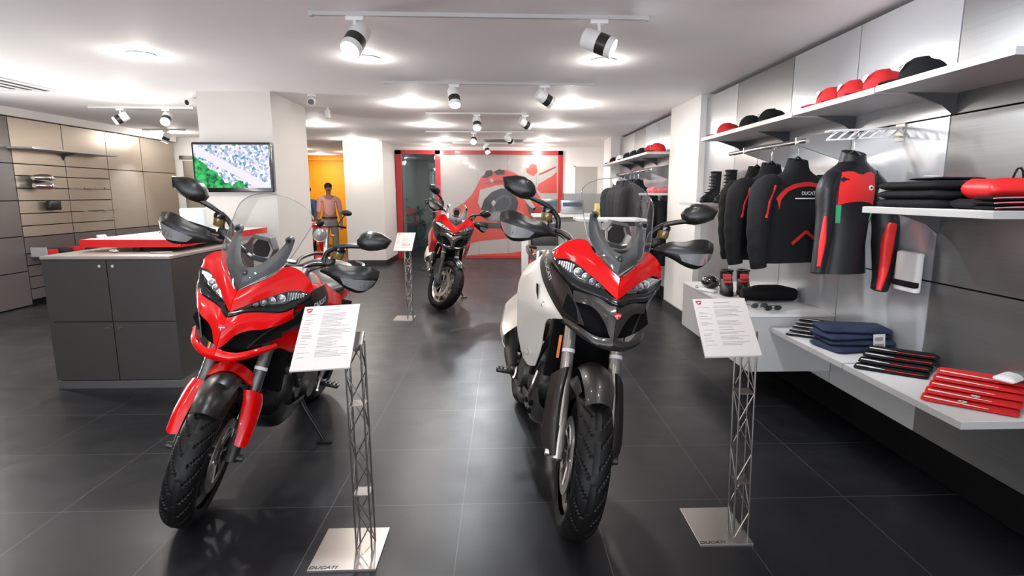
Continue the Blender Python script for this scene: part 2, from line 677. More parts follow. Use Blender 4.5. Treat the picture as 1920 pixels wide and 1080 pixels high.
# room continues behind the left wall end
MB().bb(-9.1, XL - .3, 10.9, 11.02, 0, ZC).build('wall_left', M_white, **S)
MB().bb(-9.1, -8.98, 11.0, 20.4, 0, ZC).build('wall_left', M_white, **S)
# partition seen between the left wall and the pillar
mb = MB()
mb.bb(-6.25, -4.6, 10.9, 11.0, 0, ZC)
mb.cur = 1
mb.bb(-5.95, -4.6, 10.86, 10.9, 2.03, 2.09)
mb.cur = 2
mb.bb(-5.9, -5.1, 10.87, 10.9, .05, 2.0)
mb.build('wall_partition', [M_white, M_alu_d, M_alu_w], **S)
# orange wall far back
MB().bb(-8.9, -2.32, 16.0, 16.1, 0, 2.30).build('wall_back', M_orange, **S)
MB().bb(-8.9, -2.32, 15.9, 16.1, 2.30, ZC).build('trim_2', M_orange, **S)
MB().bb(-8.9, 3.0, 20.3, 20.4, 0, ZC).build('wall_far', M_white, **S)
# back wall right of the red frame, with flush service door
MB().bb(1.30, XR + .2, YB, YB + .1, 0, ZC).bb(-2.36, 1.3, YB, YB + .1, 2.335, ZC).build('wall_back', M_white, **S)
mb = MB()
mb.bb(1.58, 2.06, YB - .012, YB, 0, 2.0)
mb.cur = 1
mb.bb(1.555, 1.58, YB - .02, YB, 0, 2.02).bb(1.555, 2.09, YB - .02, YB, 2.0, 2.025)
mb.build('door_1', [mat('beige_door', (.40, .37, .34), .5), M_white], **S)
# red frame with glazed door and the printed panel
mb = MB()
mb.bb(-2.32, -2.20, YB - .05, YB + .08, 0, 2.335).bb(-1.47, -1.36, YB - .05, YB + .08, 0, 2.335)
mb.bb(1.20, 1.30, YB - .05, YB + .08, 0, 2.335).bb(-2.32, 1.30, YB - .05, YB + .08, 2.25, 2.335)
mb.bb(-1.4, 1.25, YB - .05, YB + .08, 0, .05)
mb.build('trim_3', M_redg, **S)
# dark office behind the glass door
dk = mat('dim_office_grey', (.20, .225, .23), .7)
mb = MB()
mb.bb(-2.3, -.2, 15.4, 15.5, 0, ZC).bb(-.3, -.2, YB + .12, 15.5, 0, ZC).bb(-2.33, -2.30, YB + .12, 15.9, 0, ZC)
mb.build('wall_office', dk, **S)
mb = MB()
mb.bb(-1.95, -1.86, 15.3, 15.4, 0, 2.05).bb(-1.45, -1.4, 15.3, 15.4, 0, 2.05).bb(-1.95, -1.4, 15.3, 15.4, 2.0, 2.05)
mb.build('trim_4', mat('office_door_frame', (.30, .31, .31), .5), **S)
g = MB().bb(-2.19, -1.48, YB, YB + .012, .06, 2.24).build('door_2', clear_mat('smoked_glass', (.66, .74, .73), .08), **S)
h = MB()
h.cyl((-1.56, YB - .05, 1.02), (-1.42, YB - .05, 1.02), .012).cyl((-1.54, YB - .05, 1.02), (-1.54, YB + .01, 1.02), .012)
h.bb(-2.19, -2.12, YB - .01, YB + .02, 2.02, 2.10)
h.build('door_handle', M_chrome, parent=g, label='chrome lever handle')
# front of the shop behind the camera
mb = MB()
mb.bb(-6.1, 2.3, -3.6, -3.5, 0, .12).bb(-6.1, 2.3, -3.6, -3.5, 2.35, ZC)
for x in (-6.05, -3.4, -.6, 2.2):
    mb.bb(x - .04, x + .04, -3.6, -3.5, .1, 2.37)
mb.build('wall_front', M_white, **S)

# ---- racing print on the back panel (flat artwork, plain coloured shapes)
M_pr_bg = mat('print_ground', (.32, .295, .28), .25, 0, .3)
M_pr_r = mat('print_red', (.42, .045, .028), .3, 0, .3)
M_pr_dr = mat('print_dark_red', (.26, .02, .015), .3, 0, .3)
M_pr_k = mat('print_black', (.018, .016, .018), .3, 0, .3)
M_pr_g = mat('print_grey', (.05, .047, .047), .3, 0, .3)


def back_px(x, y, Y=YB - .03):
    """photograph coordinates carried onto the back wall"""
    d = f_ + r2 * ((x - 986.7) / 1057.5) - u2 * ((y - 540) / 1057.5)
    return Vector((d.x * Y / d.y, Y, 1.4 + d.z * Y / d.y))


pr = empty('printed_wall_panel', (-.07, YB - .02, .05), 'large glossy wall print of a leaning red racing motorcycle inside a red frame on the back wall', 'wall print')


def add_print(name, mats, shapes):
    mb = MB()
    for mi, poly, lay in shapes:
        mb.cur = mi
        y = YB - .022 - .0025 * lay
        pts = [back_px(a, b) for a, b in poly]
        mb.prism([(p.x + .07, y - (YB - .02), p.z - .05) for p in pts], (0, .0015, 0))
    return mb.build(name, mats, parent=pr, smooth=0)


mb = MB()
for x0, x1 in ((-1.36, -.55), (-.546, .10), (.104, .72), (.724, 1.20)):
    mb.bb(x0 + .07, x1 + .07, -.003, .02, 0.0, 2.2)
mb.build('print_board', M_pr_bg, parent=pr, smooth=0)
add_print('printed_artwork', [M_pr_r, M_pr_dr, M_pr_k, M_pr_g, M_pr_bg], [
    (0, [(832, 470), (828, 440), (855, 428), (900, 420), (960, 418), (1000, 430), (1036, 432), (1036, 412), (1036, 440), (965, 446), (900, 452)], 1),
    (0, [(838, 482), (900, 477), (960, 474), (1036, 462), (1036, 484), (838, 484)], 1),
    (0, [(846, 395), (870, 380), (884, 366), (893, 350), (903, 330), (922, 322), (945, 318), (960, 322), (976, 330), (1000, 350), (1014, 372), (1022, 400), (1030, 425), (960, 425), (900, 425), (862, 425)], 2),
    (0, [(1010, 345), (1036, 330), (1044, 322), (1044, 362), (1014, 362), (1006, 355)], 2),
    (0, [(985, 312), (996, 305), (1006, 310), (1008, 322), (1000, 330), (988, 324)], 3),
    (1, [(1010, 326), (1028, 318), (1042, 312), (1042, 314), (1028, 321), (1010, 329)], 3),
    (4, [(900, 356), (930, 348), (955, 346), (962, 352), (950, 362), (928, 372), (912, 392), (904, 396), (896, 380)], 3),
    (2, [(905, 334), (912, 320), (922, 319), (924, 328), (914, 333)], 4),
    (2, [(926, 322), (936, 317), (946, 320), (946, 327), (932, 328)], 4),
    (2, [(902, 392), (908, 374), (922, 360), (940, 353), (954, 354), (966, 364), (972, 380), (968, 398), (955, 410), (935, 416), (915, 414), (904, 406)], 4),
    (3, [(922, 386), (930, 372), (944, 364), (956, 368), (960, 380), (952, 394), (938, 402), (926, 400)], 5),
    (2, [(928, 386), (934, 375), (945, 369), (953, 373), (955, 382), (948, 391), (938, 396), (930, 395)], 6),
    (4, [(921, 380), (926, 374), (930, 380), (925, 387)], 7),
    (1, [(905, 345), (925, 338), (950, 338), (965, 345), (950, 343), (926, 343)], 4),
    (4, [(918, 336), (923, 334), (926, 340), (921, 343)], 5),
    (4, [(972, 355), (990, 366), (1004, 390), (1000, 398), (985, 376), (970, 362)], 4),
    (2, [(958, 354), (968, 352), (974, 364), (966, 366)], 6),
    (1, [(990, 396), (1010, 385), (1022, 400), (1020, 420), (1000, 424)], 4),
    (3, [(985, 380), (1000, 392), (1006, 410), (995, 404)], 5),
    (2, [(897, 416), (930, 418), (965, 414), (1000, 420), (960, 428), (905, 428)], 5),
])

# ================================================================ CEILING FIXTURES
def downlight(x, y, on=1., warm=(1, .94, .87), label=''):
    t = empty('ceiling_downlight', (x, y, ZC), label, 'ceiling light', 'recessed round ceiling downlights')
    MB().lathe([(.075, 0), (.095, -.002), (.098, -.006), (.09, -.010), (.078, -.008)], n=28, closed_prof=True).build('trim_ring', M_whitepl, parent=t)
    MB().lathe([(.0, -.006), (.05, -.008), (.077, -.006), (.077, 0), (0, 0)], n=28).build('diffuser', M_lamp, parent=t, label='glowing diffuser')
    add_light('downlight_lamp', 'AREA', (0, 0, -.012), EN_DOWN * on, warm, (0, 0, -1), parent=t, shape='DISK', size=.15)
    add_light('downlight_halo_fill', 'POINT', (0, 0, -.07 if y < 6 else -.13), EN_DOWN * (.28 if y < 6 else .8) * on, warm, None, parent=t, shadow_soft_size=.04)  # added point lamp below the fixture, widens the halo and lifts the ceiling
    return t


DL = [(-2.675, 4.51, 'warm round downlight near the upper left, above the grey cabinet'),
      (-1.03, 4.55, 'round downlight beside the left spotlight of the nearest rail'),
      (.776, 4.54, 'round downlight below the right spotlight of the nearest rail'),
      (-4.04, 6.50, 'round downlight above the slatted left wall, nearer than the left spotlights'),
      (-1.044, 6.73, 'left round downlight of the row by the second rail'),
      (.778, 6.71, 'right round downlight of the row by the second rail'),
      (-2.775, 8.77, 'round downlight just right of the television pillar'),
      (-1.072, 8.73, 'left round downlight of the row level with the third rail'),
      (.764, 8.70, 'right round downlight of the row level with the third rail'),
      (-2.835, 11.05, 'round downlight in front of the white pillar near the orange wall'),
      (-1.094, 11.06, 'round downlight left of the ceiling air outlet'),
      (.763, 10.98, 'round downlight right of the ceiling air outlet'),
      (-1.40, 12.15, 'round downlight just above the red frame over the glass door'),
      (.78, 12.15, 'round downlight just above the right end of the red frame'),
      (-4.75, 13.44, 'round downlight leftmost in front of the orange wall'),
      (-4.75, 15.2, 'farthest round downlight close to the orange wall'),
      (-5.5, 9.9, 'round downlight beside the far end of the left wall')]
for x, y, lb in DL:
    downlight(x, y, .55 if 12 < y < 12.5 else 1, label=lb)
downlight(-1.3, 14.2, .8, (.85, .95, 1), 'added round downlight brightening the office behind the glass door')  # added lamp, lightens the room seen through the glass
downlight(-3.7, 14.4, 1.1, label='added round downlight brightening the orange wall behind the man in the pink shirt')  # extra lamp added to brighten the orange zone
for x in (-4.3, -2.675, -1.03, .776):      # rows above and behind the camera
    for y in (2.33, .12, -2.1):
        if abs(x + 4.3) < .1 or y < 3:
            downlight(x, y, .35, label='round downlight above and behind the viewer')


def rail(x0, x1, y, z, label, vert=False):
    mb = MB()
    if vert:
        mb.bb(x0 - .017, x0 + .017, y, x1, z - .0, z + .03)
    else:
        mb.bb(x0, x1, y - .012, y + .012, z + .008, z + .03)
        mb.bb(x0 - .01, x0 + .012, y - .015, y + .015, z + .004, z + .03)
        mb.bb(x1 - .012, x1 + .01, y - .015, y + .015, z + .004, z + .03)
    return mb.build('lighting_rail', M_rail, label=label, cat='lighting rail', group='ceiling lighting rails', smooth=0, bevel=.002)


ZR = ZC - .03
rail(-1.085, .836, 3.45, ZR, 'nearest white ceiling rail carrying two spotlights')
rail(-1.084, .831, 5.45, ZR, 'second white ceiling rail carrying two dark banded spotlights')
rail(-.962, .29, 7.43, ZR, 'third white ceiling rail from the camera')
rail(-1.25, .50, 9.55, ZR, 'fourth white ceiling rail near the air outlet')
rail(-1.0, .4, 11.6, ZR, 'farthest white ceiling rail before the red frame')
rail(-4.9, -3.7, 7.15, ZR, 'white ceiling rail with two spotlights by the left wall')
rail(-5.75, -5.1, 9.55, ZR, 'short ceiling rail at the far end of the left wall')
rail(-1.2, 1.0, 1.45, ZR, 'white ceiling rail directly above the viewer')
rail(-5.0, -3.6, 3.3, ZR, 'white ceiling rail left of the viewer')


def spotlight(x, y, tgt, label, s=1., on=1., glow=1.):
    """cylindrical track spotlight: white body, dark band, white rim, hinged below the rail"""
    d = (Vector(tgt) - Vector((x, y, ZR - .14))).normalized()
    t = empty('track_spotlight', (x, y, ZR), label, 'spotlight', 'spotlights on the ceiling rails')
    q = d.to_track_quat('-Z', 'Y').to_matrix()
    c = Vector((0, 0, -.105 * s))
    MB().rbox((0, 0, -.004), (.09 * s, .024, .024), .006).cyl((0, 0, -.012), (0, 0, -.06 * s), .010).sph((0, 0, -.06 * s), .016).build('rail_adapter', M_whitepl, parent=t)

    def tr(mb):
        return mb.move(Matrix.Translation(c) @ q.to_4x4())
    r = .052 * s
    tr(MB().lathe([(0, .085 * s), (r * .9, .085 * s), (r, .078 * s), (r, .005 * s)], n=24)).build('lamp_body', M_whitepl, parent=t)
    tr(MB().lathe([(r * 1.005, .005 * s), (r * 1.005, -.048 * s)], n=24)).build('dark_band', M_graph, parent=t, label='dark grey band')
    tr(MB().lathe([(r, -.048 * s), (r * 1.02, -.052 * s), (r * 1.02, -.078 * s), (r * .9, -.080 * s), (r * .86, -.070 * s)], n=24)).build('lamp_rim', M_whitepl, parent=t)
    tr(MB().lathe([(0, -.072 * s), (r * .87, -.072 * s), (r * .87, -.066 * s), (0, -.066 * s)], n=24)).build('lamp_lens', M_led, parent=t, label='bright lens')
    p = c + d * .09 * s
    if on:
        add_light('spot_lamp', 'SPOT', p, EN_SPOT * on, (.88, .94, 1), d, parent=t, spot_size=R(75), spot_blend=.7, shadow_soft_size=.035)
    return t


SP = [(-.84, 3.45, (-1.35, 2.1, .6), 'blazing spotlight on the nearest rail, above the red motorcycle', 1.15, 1),
      (.56, 3.45, (2.1, 2.9, 1.5), 'large spotlight with a dark band at the right end of the nearest rail', 1.15, .9),
      (-.45, 5.45, (-.1, 4.3, 0), 'left spotlight with dark band on the second rail', 1.05, 1),
      (.39, 5.45, (2.1, 6.2, 1.3), 'right spotlight with dark band on the second rail', 1.05, 1.0),
      (-.33, 7.43, (-.2, 6.2, .5), 'bright spotlight in the middle of the third rail', 1, 1),
      (.28, 7.43, (1.9, 8.4, 1.3), 'dark banded spotlight at the right end of the third rail', 1, 1.1),
      (-.48, 9.55, (-.7, 6.9, .4), 'star bright spotlight pointed at the viewer in front of the red frame', 1, 1),
      (.10, 9.55, (1.6, 11.5, .8), 'small dark banded spotlight below the air outlet', 1, 1),
      (-.33, 11.6, (.5, 10.5, .3), 'small glaring spotlight just above the red frame', 1, .7),
      (-4.55, 7.15, (-5.9, 6.6, 1.4), 'dark banded spotlight turned to the left wall', 1, 1),
      (-4.02, 7.15, (-3.6, 5.0, .3), 'lit spotlight left of the television pillar', 1, .5),
      (-5.40, 9.55, (-5.9, 9.3, 1.0), 'spotlight pointing down at the far end of the left wall', 1, 1),
      (-.8, 1.45, (-1.2, 2.5, .5), 'spotlight on the rail above the viewer, aimed at the left motorcycle', 1, .35),
      (.4, 1.45, (.2, 2.8, .8), 'spotlight on the rail above the viewer, aimed at the right motorcycle', 1, .35),
      (.9, 1.45, (2.1, 3.2, 1.2), 'spotlight on the rail above the viewer, aimed at the clothing wall', 1, .8),
      (-4.6, 3.3, (-5.9, 4.4, 1.2), 'spotlight left of the viewer, aimed at the left wall', 1, .8)]
for x, y, tg, lb, s, on in SP:
    spotlight(x, y, tg, lb, s, on)

# air outlets and cameras
t = empty('air_outlet', (0.02, 11.05, ZC), 'white slotted air outlet in the ceiling before the red frame', 'air outlet')
mb = MB()
mb.bb(-.42, .42, -.30, .30, -.012, 0)
mb.build('cover', M_whitepl, parent=t, smooth=0, bevel=.004)
for k in range(4):
    MB().bb(-.36, .36, -.24 + k * .15, -.17 + k * .15, -.016, -.010).build('slot', M_grey, parent=t, smooth=0)
t = empty('air_outlet', (-4.72, 5.5, ZC), 'grey slotted air outlet in the ceiling at the left edge', 'air outlet')
MB().bb(-.48, .26, -.75, .60, -.012, 0).build('cover', M_whitepl, parent=t, smooth=0, bevel=.004)
for k in range(3):
    MB().bb(.16 - k * .12, .20 - k * .12, -.7, .55 - k * .05, -.016, -.010).build('slot', M_grey, parent=t, smooth=0)


def cctv(loc, label, rz):
    t = empty('security_camera', loc, label, 'security camera', rot=(0, 0, rz))
    MB().lathe([(.0, 0), (.045, 0), (.045, -.02), (.02, -.03), (0, -.03)]).cyl((0, 0, -.02), (0, -.03, -.06), .012).build('bracket', M_whitepl, parent=t)
    MB().cyl((0, .05, -.055), (0, -.08, -.085), .036, .036, 20).build('housing', M_whitepl, parent=t)
    MB().cyl((0, -.079, -.085), (0, -.086, -.0865), .030, .028, 20).build('camera_lens', M_gblack, parent=t)


cctv((-1.99, 6.2, ZC), 'white security camera on the ceiling right of the television pillar', .2)
cctv((-3.24, 6.3, ZC), 'white security camera on the ceiling left of the television pillar', -.5)
t = empty('motion_sensor', (-2.1, 7.1, ZC), 'small white motion sensor hanging behind the right security camera', 'motion sensor')
MB().cyl((0, 0, 0), (0, 0, -.03), .012).build('mount', M_whitepl, parent=t)
MB().rbox((0, -.01, -.075), (.06, .05, .10), .012).build('housing', M_whitepl, parent=t)
# ================================================================ SHELVES AND RAILS, RIGHT WALL
def shelf(y0, y1, z, depth, label, brackets, bdir=-1, group=None, th=.028, xw=XR):
    x0 = xw - depth
    t = empty('wall_shelf', (xw, (y0 + y1) / 2, z), label, 'shelf', group)
    yc_ = (y0 + y1) / 2
    mb = MB()
    mb.bb(-depth, 0, y0 - yc_, y1 - yc_, -th, 0)
    mb.build('shelf_board', [M_shelf], parent=t, smooth=0, bevel=.002)
    MB().bb(-depth + .004, -.002, y0 - yc_ + .004, y1 - yc_ - .004, 0, .0015).build('top_sheet', M_shelf_w, parent=t, smooth=0, label='white top surface')
    for b in brackets:
        q = MB()
        y = b - yc_
        q.prism([(0, y - .006, -th), (-depth * .62, y - .006, -th), (-depth * .5, y - .006, -th - .012), (-.06, y - .006, -th - .055), (0, y - .006, -th - .10)], (0, .012, 0))
        q.build('bracket', M_grey, parent=t, smooth=0)
    return t


SG = 'grey display shelves on the right wall'
shelf(1.93, 2.655, 1.895, .38, 'nearest upper grey shelf carrying only the black cap', [2.64], group=SG)
shelf(2.665, 3.41, 1.892, .38, 'middle upper grey shelf carrying the three red caps in a row', [3.40], group=SG)
shelf(3.42, 4.98, 1.885, .38, 'upper grey shelf further back with one red and two black caps', [4.19, 4.97], group=SG)
shelf(1.93, 2.665, 1.345, .38, 'grey shelf at chest height stacked with folded black clothes', [2.655], group=SG)
shelf(1.90, 2.63, .575, .42, 'low white shelf with the folded red shirts', [], group=SG)
shelf(2.64, 3.40, .575, .42, 'low white shelf with jeans and striped black shirts', [], group=SG)
shelf(5.25, 5.90, 1.325, .26, 'short grey shelf beside the pillar holding the tall black boots', [], group=SG)
# floating cabinet
t = empty('floating_cabinet', (1.83, 4.1, .28), 'white floating cabinet with boots and a dark garment on its top', 'cabinet')
MB().bb(-.27, .268, -.68, .68, 0, .36).build('body', M_shelf, parent=t, smooth=0, bevel=.003)
MB().bb(-.275, .268, -.685, .685, .36, .375).build('top_board', M_shelf_w, parent=t, smooth=0, bevel=.002, label='white top board')
CT = .656
# hanging rail
t = empty('hanging_rail', (XR, 3.75, 1.76), 'brushed steel clothes rail on wedge brackets holding three black jackets', 'clothes rail')
MB().cyl((-.32, -.42, -.045), (-.32, .72, -.045), .014, .014, 14).build('rail_tube', M_chrome, parent=t)
for y in (-.33, .42):
    MB().prism([(0, y, .03), (-.34, y, -.02), (-.34, y, -.06), (0, y, -.17)], (0, .012, 0)).build('wedge_bracket', M_steel, parent=t, smooth=0)
# truss arm holding the racing suit
t = empty('truss_arm', (XR, 2.99, 1.75), 'white lattice arm sticking out of the wall above the racing suit', 'display arm')
mb = MB()
for dz, dy in ((0, -.018), (0, .018), (-.045, 0)):
    mb.tube([(0, dy, dz), (-.40, dy, dz - .02)], .005, 8)
n = 7
for k in range(n):
    x0, x1 = -.4 * k / n, -.4 * (k + 1) / n
    mb.tube([(x0, -.018, 0 + .05 * x0), (x1, 0, -.045 + .05 * x1)], .0035, 6)
    mb.tube([(x0, .018, 0 + .05 * x0), (x1, 0, -.045 + .05 * x1)], .0035, 6)
mb.build('lattice', M_whitepl, parent=t)
MB().bb(-.008, 0, -.035, .035, -.07, .02).build('wall_plate', M_steel, parent=t, smooth=0)
# far bay
shelf(7.02, 10.2, 1.92, .34, 'long shelf of black and red caps in the far bay behind the pillar', [7.8, 8.6, 9.4], group=SG)
t = empty('hanging_rail', (XR, 8.1, 1.74), 'far clothes rail crowded with dark jackets behind the pillar', 'clothes rail')
MB().cyl((-.26, -1.0, -.03), (-.26, 1.15, -.03), .014, .014, 12).build('rail_tube', M_chrome, parent=t)
for y in (-.85, .0, 1.0):
    MB().prism([(0, y, .03), (-.3, y, -.01), (-.3, y, -.045), (0, y, -.14)], (0, .012, 0)).build('wedge_bracket', M_alu_d, parent=t, smooth=0)
shelf(7.02, 7.55, 1.42, .30, 'short far shelf with a patterned red and white scarf', [], group=SG)
# left wall shelf
t = empty('wall_shelf', (XL, 7.75, 1.955), 'single thin shelf high on the slatted left wall', 'shelf')
MB().bb(0, .30, -.56, .98, -.022, 0).build('shelf_board', M_shelf, parent=t, smooth=0, bevel=.002)
MB().prism([(0, .30, -.022), (.2, .30, -.022), (.04, .30, -.06), (0, .30, -.12)], (0, .012, 0)).build('bracket', M_grey, parent=t, smooth=0)
# slat hooks
for (y, z, lb) in ((8.15, 1.465, 'upper row of chrome slat hooks left of the shelf bracket'), (8.55, 1.465, 'chrome slat hooks at the right of the upper slat row'),
                   (8.35, 1.15, 'chrome slat hooks on the lower slat row'), (8.75, 1.15, 'rightmost chrome slat hooks on the lower slat row')):
    t = empty('slat_hook', (XL, y, z), lb, 'hook', 'chrome hooks on the slatted wall')
    MB().bb(0, .012, -.04, .04, -.012, .012).build('hook_plate', M_chrome, parent=t, smooth=0)
    MB().tube([(.01, 0, 0), (.16, 0, 0), (.175, 0, .02)], .004, 6).build('hook_arm', M_chrome, parent=t)
t = empty('exhaust_silencer', (XL + .01, 7.55, 1.545), 'chrome twin exhaust silencer hung on the slatted left wall', 'exhaust')
for dz in (.05, -.05):
    MB().tube([(.10, -.17, dz), (.11, -.10, dz), (.12, .05, dz), (.12, .14, dz - .01)], [.03, .045, .048, .02], 18, smooth=14).build('muffler_can', M_chrome, parent=t)
MB().bb(0, .10, -.03, .0, -.06, .06).build('bracket', M_black, parent=t, smooth=0, bevel=.004)
t = empty('wallet', (XL + .02, 7.72, 1.245), 'black leather wallet hanging on the slatted left wall', 'wallet')
MB().rbox((.04, 0, 0), (.05, .20, .12), .012).build('cover', M_matte, parent=t)
MB().bb(.062, .07, -.06, .06, -.01, .03).build('flap', M_gblack, parent=t, smooth=0, bevel=.002)
# tray of goods on the left wall
t = empty('display_tray', (XL, 7.32, .60), 'grey open tray with red and dark folded goods under the slatted wall', 'tray')
mb = MB()
mb.bb(0.002, .20, 0, 1.25, 0, .010).bb(.192, .20, 0, 1.25, 0, .035).bb(0.002, .20, 0, .010, 0, .13).bb(0.002, .20, 1.24, 1.25, 0, .13)
mb.build('tray_shell', M_shelf, parent=t, smooth=0, bevel=.002)
for k, (c, lb) in enumerate([(1, 'red folded item nearest the front of the tray'), (0, 'dark folded item next to the front red one'),
                             (1, 'red folded item in the middle of the tray'), (0, 'dark folded item behind the middle of the tray'), (1, 'red folded item at the far end of the tray')]):
    MB().rbox((0, 0, .040), (.16, .205, .078), .02).build('folded_garment', mat('cloth_red', (.50, .008, .010), .8) if c else mat('cloth_dark', (.012, .013, .017), .85),
        loc=(XL + .098, 7.32 + .13 + .235 * k, .6105), label=lb, cat='folded garment', group='folded goods in the tray')

# ================================================================ CABINET AND TABLE, LEFT
t = empty('storage_cabinet', (-2.79, 4.05, 0), 'charcoal storage cabinet with four doors left of the red motorcycle', 'cabinet')
MB().bb(-.43, .43, .02, 1.35, .06, .945).build('carcass', M_cab, parent=t, smooth=0, bevel=.002)
MB().bb(-.44, .44, .0, 1.36, 0, .058).build('plinth', M_alu_d, parent=t, smooth=0, bevel=.002)
MB().bb(-.445, .44, -.005, 1.36, .945, .967).build('top_board', M_cabtop, parent=t, smooth=0, bevel=.003)
for i, (x0, x1, z0, z1) in enumerate([(-.44, -.003, .50, .94), (.003, .44, .50, .94), (-.44, -.003, .064, .494), (.003, .44, .064, .494)]):
    d = MB().bb(x0, x1, 0, .019, z0, z1).build('door', M_cab, parent=t, smooth=0, bevel=.0015)
    kx = -.045 if x0 < -.1 else .045
    MB().lathe([(0, -.006), (.010, -.006), (.012, 0), (.010, .001)], origin=(kx, -.001, z1 - .043), axis='y', n=16).build('lock', M_chrome, parent=d)
# raised red counter
t = empty('display_counter', (-2.78, 4.35, .967), 'long white counter top with a glossy red front edge on short black posts', 'counter')
MB().bb(-.38, .33, 0, 1.6, .085, .092).build('white_top', M_whitepl, parent=t, smooth=0, bevel=.002)
mb = MB().bb(-.385, .335, -.012, .0, .035, .093).bb(.33, .342, 0, 1.6, .035, .093).bb(-.392, -.38, 0, 1.6, .035, .093)
mb.build('red_edge', M_red, parent=t, smooth=0, bevel=.002)
for x, y in ((-.02, .06), (-.02, .95)):
    MB().bb(x - .025, x + .025, y, y + .05, 0, .036).build('post', M_black, parent=t, smooth=0)
MB().bb(-.37, .32, .02, 1.58, .036, .085).build('core', M_grey, parent=t, smooth=0)
MB().sph((0, 0, .012), (.035, .02, .014)).build('pebble_paperweight', M_chrome, loc=(-2.88, 4.28, .968), label='small silver paperweight left of the black post on the cabinet', cat='paperweight')
MB().rbox((0, 0, .006), (.14, .035, .010), .004).move(Matrix.Rotation(.2, 4, 'Z')).build('letter_opener', M_steel, loc=(-2.52, 4.25, .968), label='silver letter opener lying on the cabinet right of the post', cat='letter opener')
mb = MB()
mb.bb(-.006, .006, -.05, .05, 0, .10)
mb.move(Matrix.Rotation(-.6, 4, 'Y')).build('leaflet_holder', M_whitepl, loc=(-3.21, 4.72, .985), label='small white card holder leaning at the left end of the counter', cat='card holder')

# pale block seen behind the left mirror
MB().rbox((0, 0, .62), (.28, .35, 1.24), .02).build('white_display_block', mat('cool_white_panel', (.60, .67, .72), .35), loc=(-3.44, 6.6, 0), label='pale blue white display block between the left wall and the television pillar', cat='display block', smooth=30)

# television
t = empty('television', (-2.752, 6.04, 1.665), 'flat television on the pillar showing a town between green hills', 'television')
MB().rbox((0, 0, 0), (.785, .50, .05), .012, rot=Matrix.Rotation(R(90), 3, 'X')).move(Matrix.Translation((0, -.04, 0))).build('casing', M_gblack, parent=t)
MB().bb(-.12, .12, -.02, 0, -.1, .1).build('wall_mount', M_black, parent=t, smooth=0)


def tv_mat():
    m = bpy.data.materials.new('television_picture')
    m.use_nodes = True
    nt = m.node_tree
    b = nt.nodes['Principled BSDF']
    b.inputs['Base Color'].default_value = (0, 0, 0, 1)
    b.inputs['Roughness'].default_value = .2
    N, L = nt.nodes.new, nt.links.new
    tc = N('ShaderNodeTexCoord')
    sp = N('ShaderNodeSeparateXYZ')
    L(tc.outputs['Object'], sp.inputs[0])
    vo = N('ShaderNodeTexVoronoi')
    vo.inputs['Scale'].default_value = 42
    L(tc.outputs['Object'], vo.inputs[0])
    cr = N('ShaderNodeValToRGB')
    cr.color_ramp.interpolation = 'CONSTANT'
    els = cr.color_ramp.elements
    els[0].color = (.62, .60, .80, 1)
    els[1].position = .8
    els[1].color = (.85, .80, .90, 1)
    for p_, c_ in ((.3, (.35, .42, .62, 1)), (.5, (.9, .82, .85, 1)), (.65, (.10, .28, .33, 1))):
        e = els.new(p_)
        e.color = c_
    L(vo.outputs['Color'], cr.inputs[0])
    ns = N('ShaderNodeTexNoise')
    ns.inputs['Scale'].default_value = 25
    ns.inputs['Detail'].default_value = 6
    L(tc.outputs['Object'], ns.inputs[0])
    gr = N('ShaderNodeValToRGB')
    gr.color_ramp.elements[0].position = .38
    gr.color_ramp.elements[0].color = (.0, .09, .04, 1)
    gr.color_ramp.elements[1].position = .62
    gr.color_ramp.elements[1].color = (.05, .52, .12, 1)
    L(ns.outputs[0], gr.inputs[0])

    def M2(op, a, b_, c=None):
        n = N('ShaderNodeMath')
        n.operation = op
        for i, v in enumerate((a, b_, c)):
            if v is None:
                continue
            if isinstance(v, (int, float)):
                n.inputs[i].default_value = v
            else:
                L(v, n.inputs[i])
        return n.outputs[0]
    wob = M2('MULTIPLY_ADD', ns.outputs[0], .12, -.06)
    X_, Z_ = sp.outputs[0], sp.outputs[2]
    # green slope in the lower left
    d1 = M2('ADD', M2('MULTIPLY_ADD', X_, -.85, -.20), wob)
    m1 = M2('GREATER_THAN', M2('SUBTRACT', d1, Z_), 0)
    # green patch low centre
    d2 = M2('ADD', M2('MULTIPLY', M2('ABSOLUTE', M2('SUBTRACT', X_, .06), 0), .9), M2('ADD', Z_, .12))
    m2 = M2('LESS_THAN', M2('ADD', d2, wob), 0)
    # pale road sweeping down to the right
    rd = M2('ABSOLUTE', M2('ADD', Z_, M2('MULTIPLY_ADD', X_, .55, .02)), 0)
    m3 = M2('LESS_THAN', rd, .045)
    col = cr.outputs[0]
    for msk, c_ in ((m3, (.72, .68, .82, 1)), (m1, None), (m2, None)):
        mx = N('ShaderNodeMix')
        mx.data_type = 'RGBA'
        L(msk, mx.inputs['Factor'])
        L(col, mx.inputs['A'])
        if c_:
            mx.inputs['B'].default_value = c_
        else:
            L(gr.outputs[0], mx.inputs['B'])
        col = mx.outputs['Result']
    L(col, b.inputs['Emission Color'])
    b.inputs['Emission Strength'].default_value = .8
    return m


MB().bb(-.373, .373, -.068, -.0665, -.205, .225).build('picture', tv_mat(), parent=t, smooth=0, label='lit screen with a landscape')

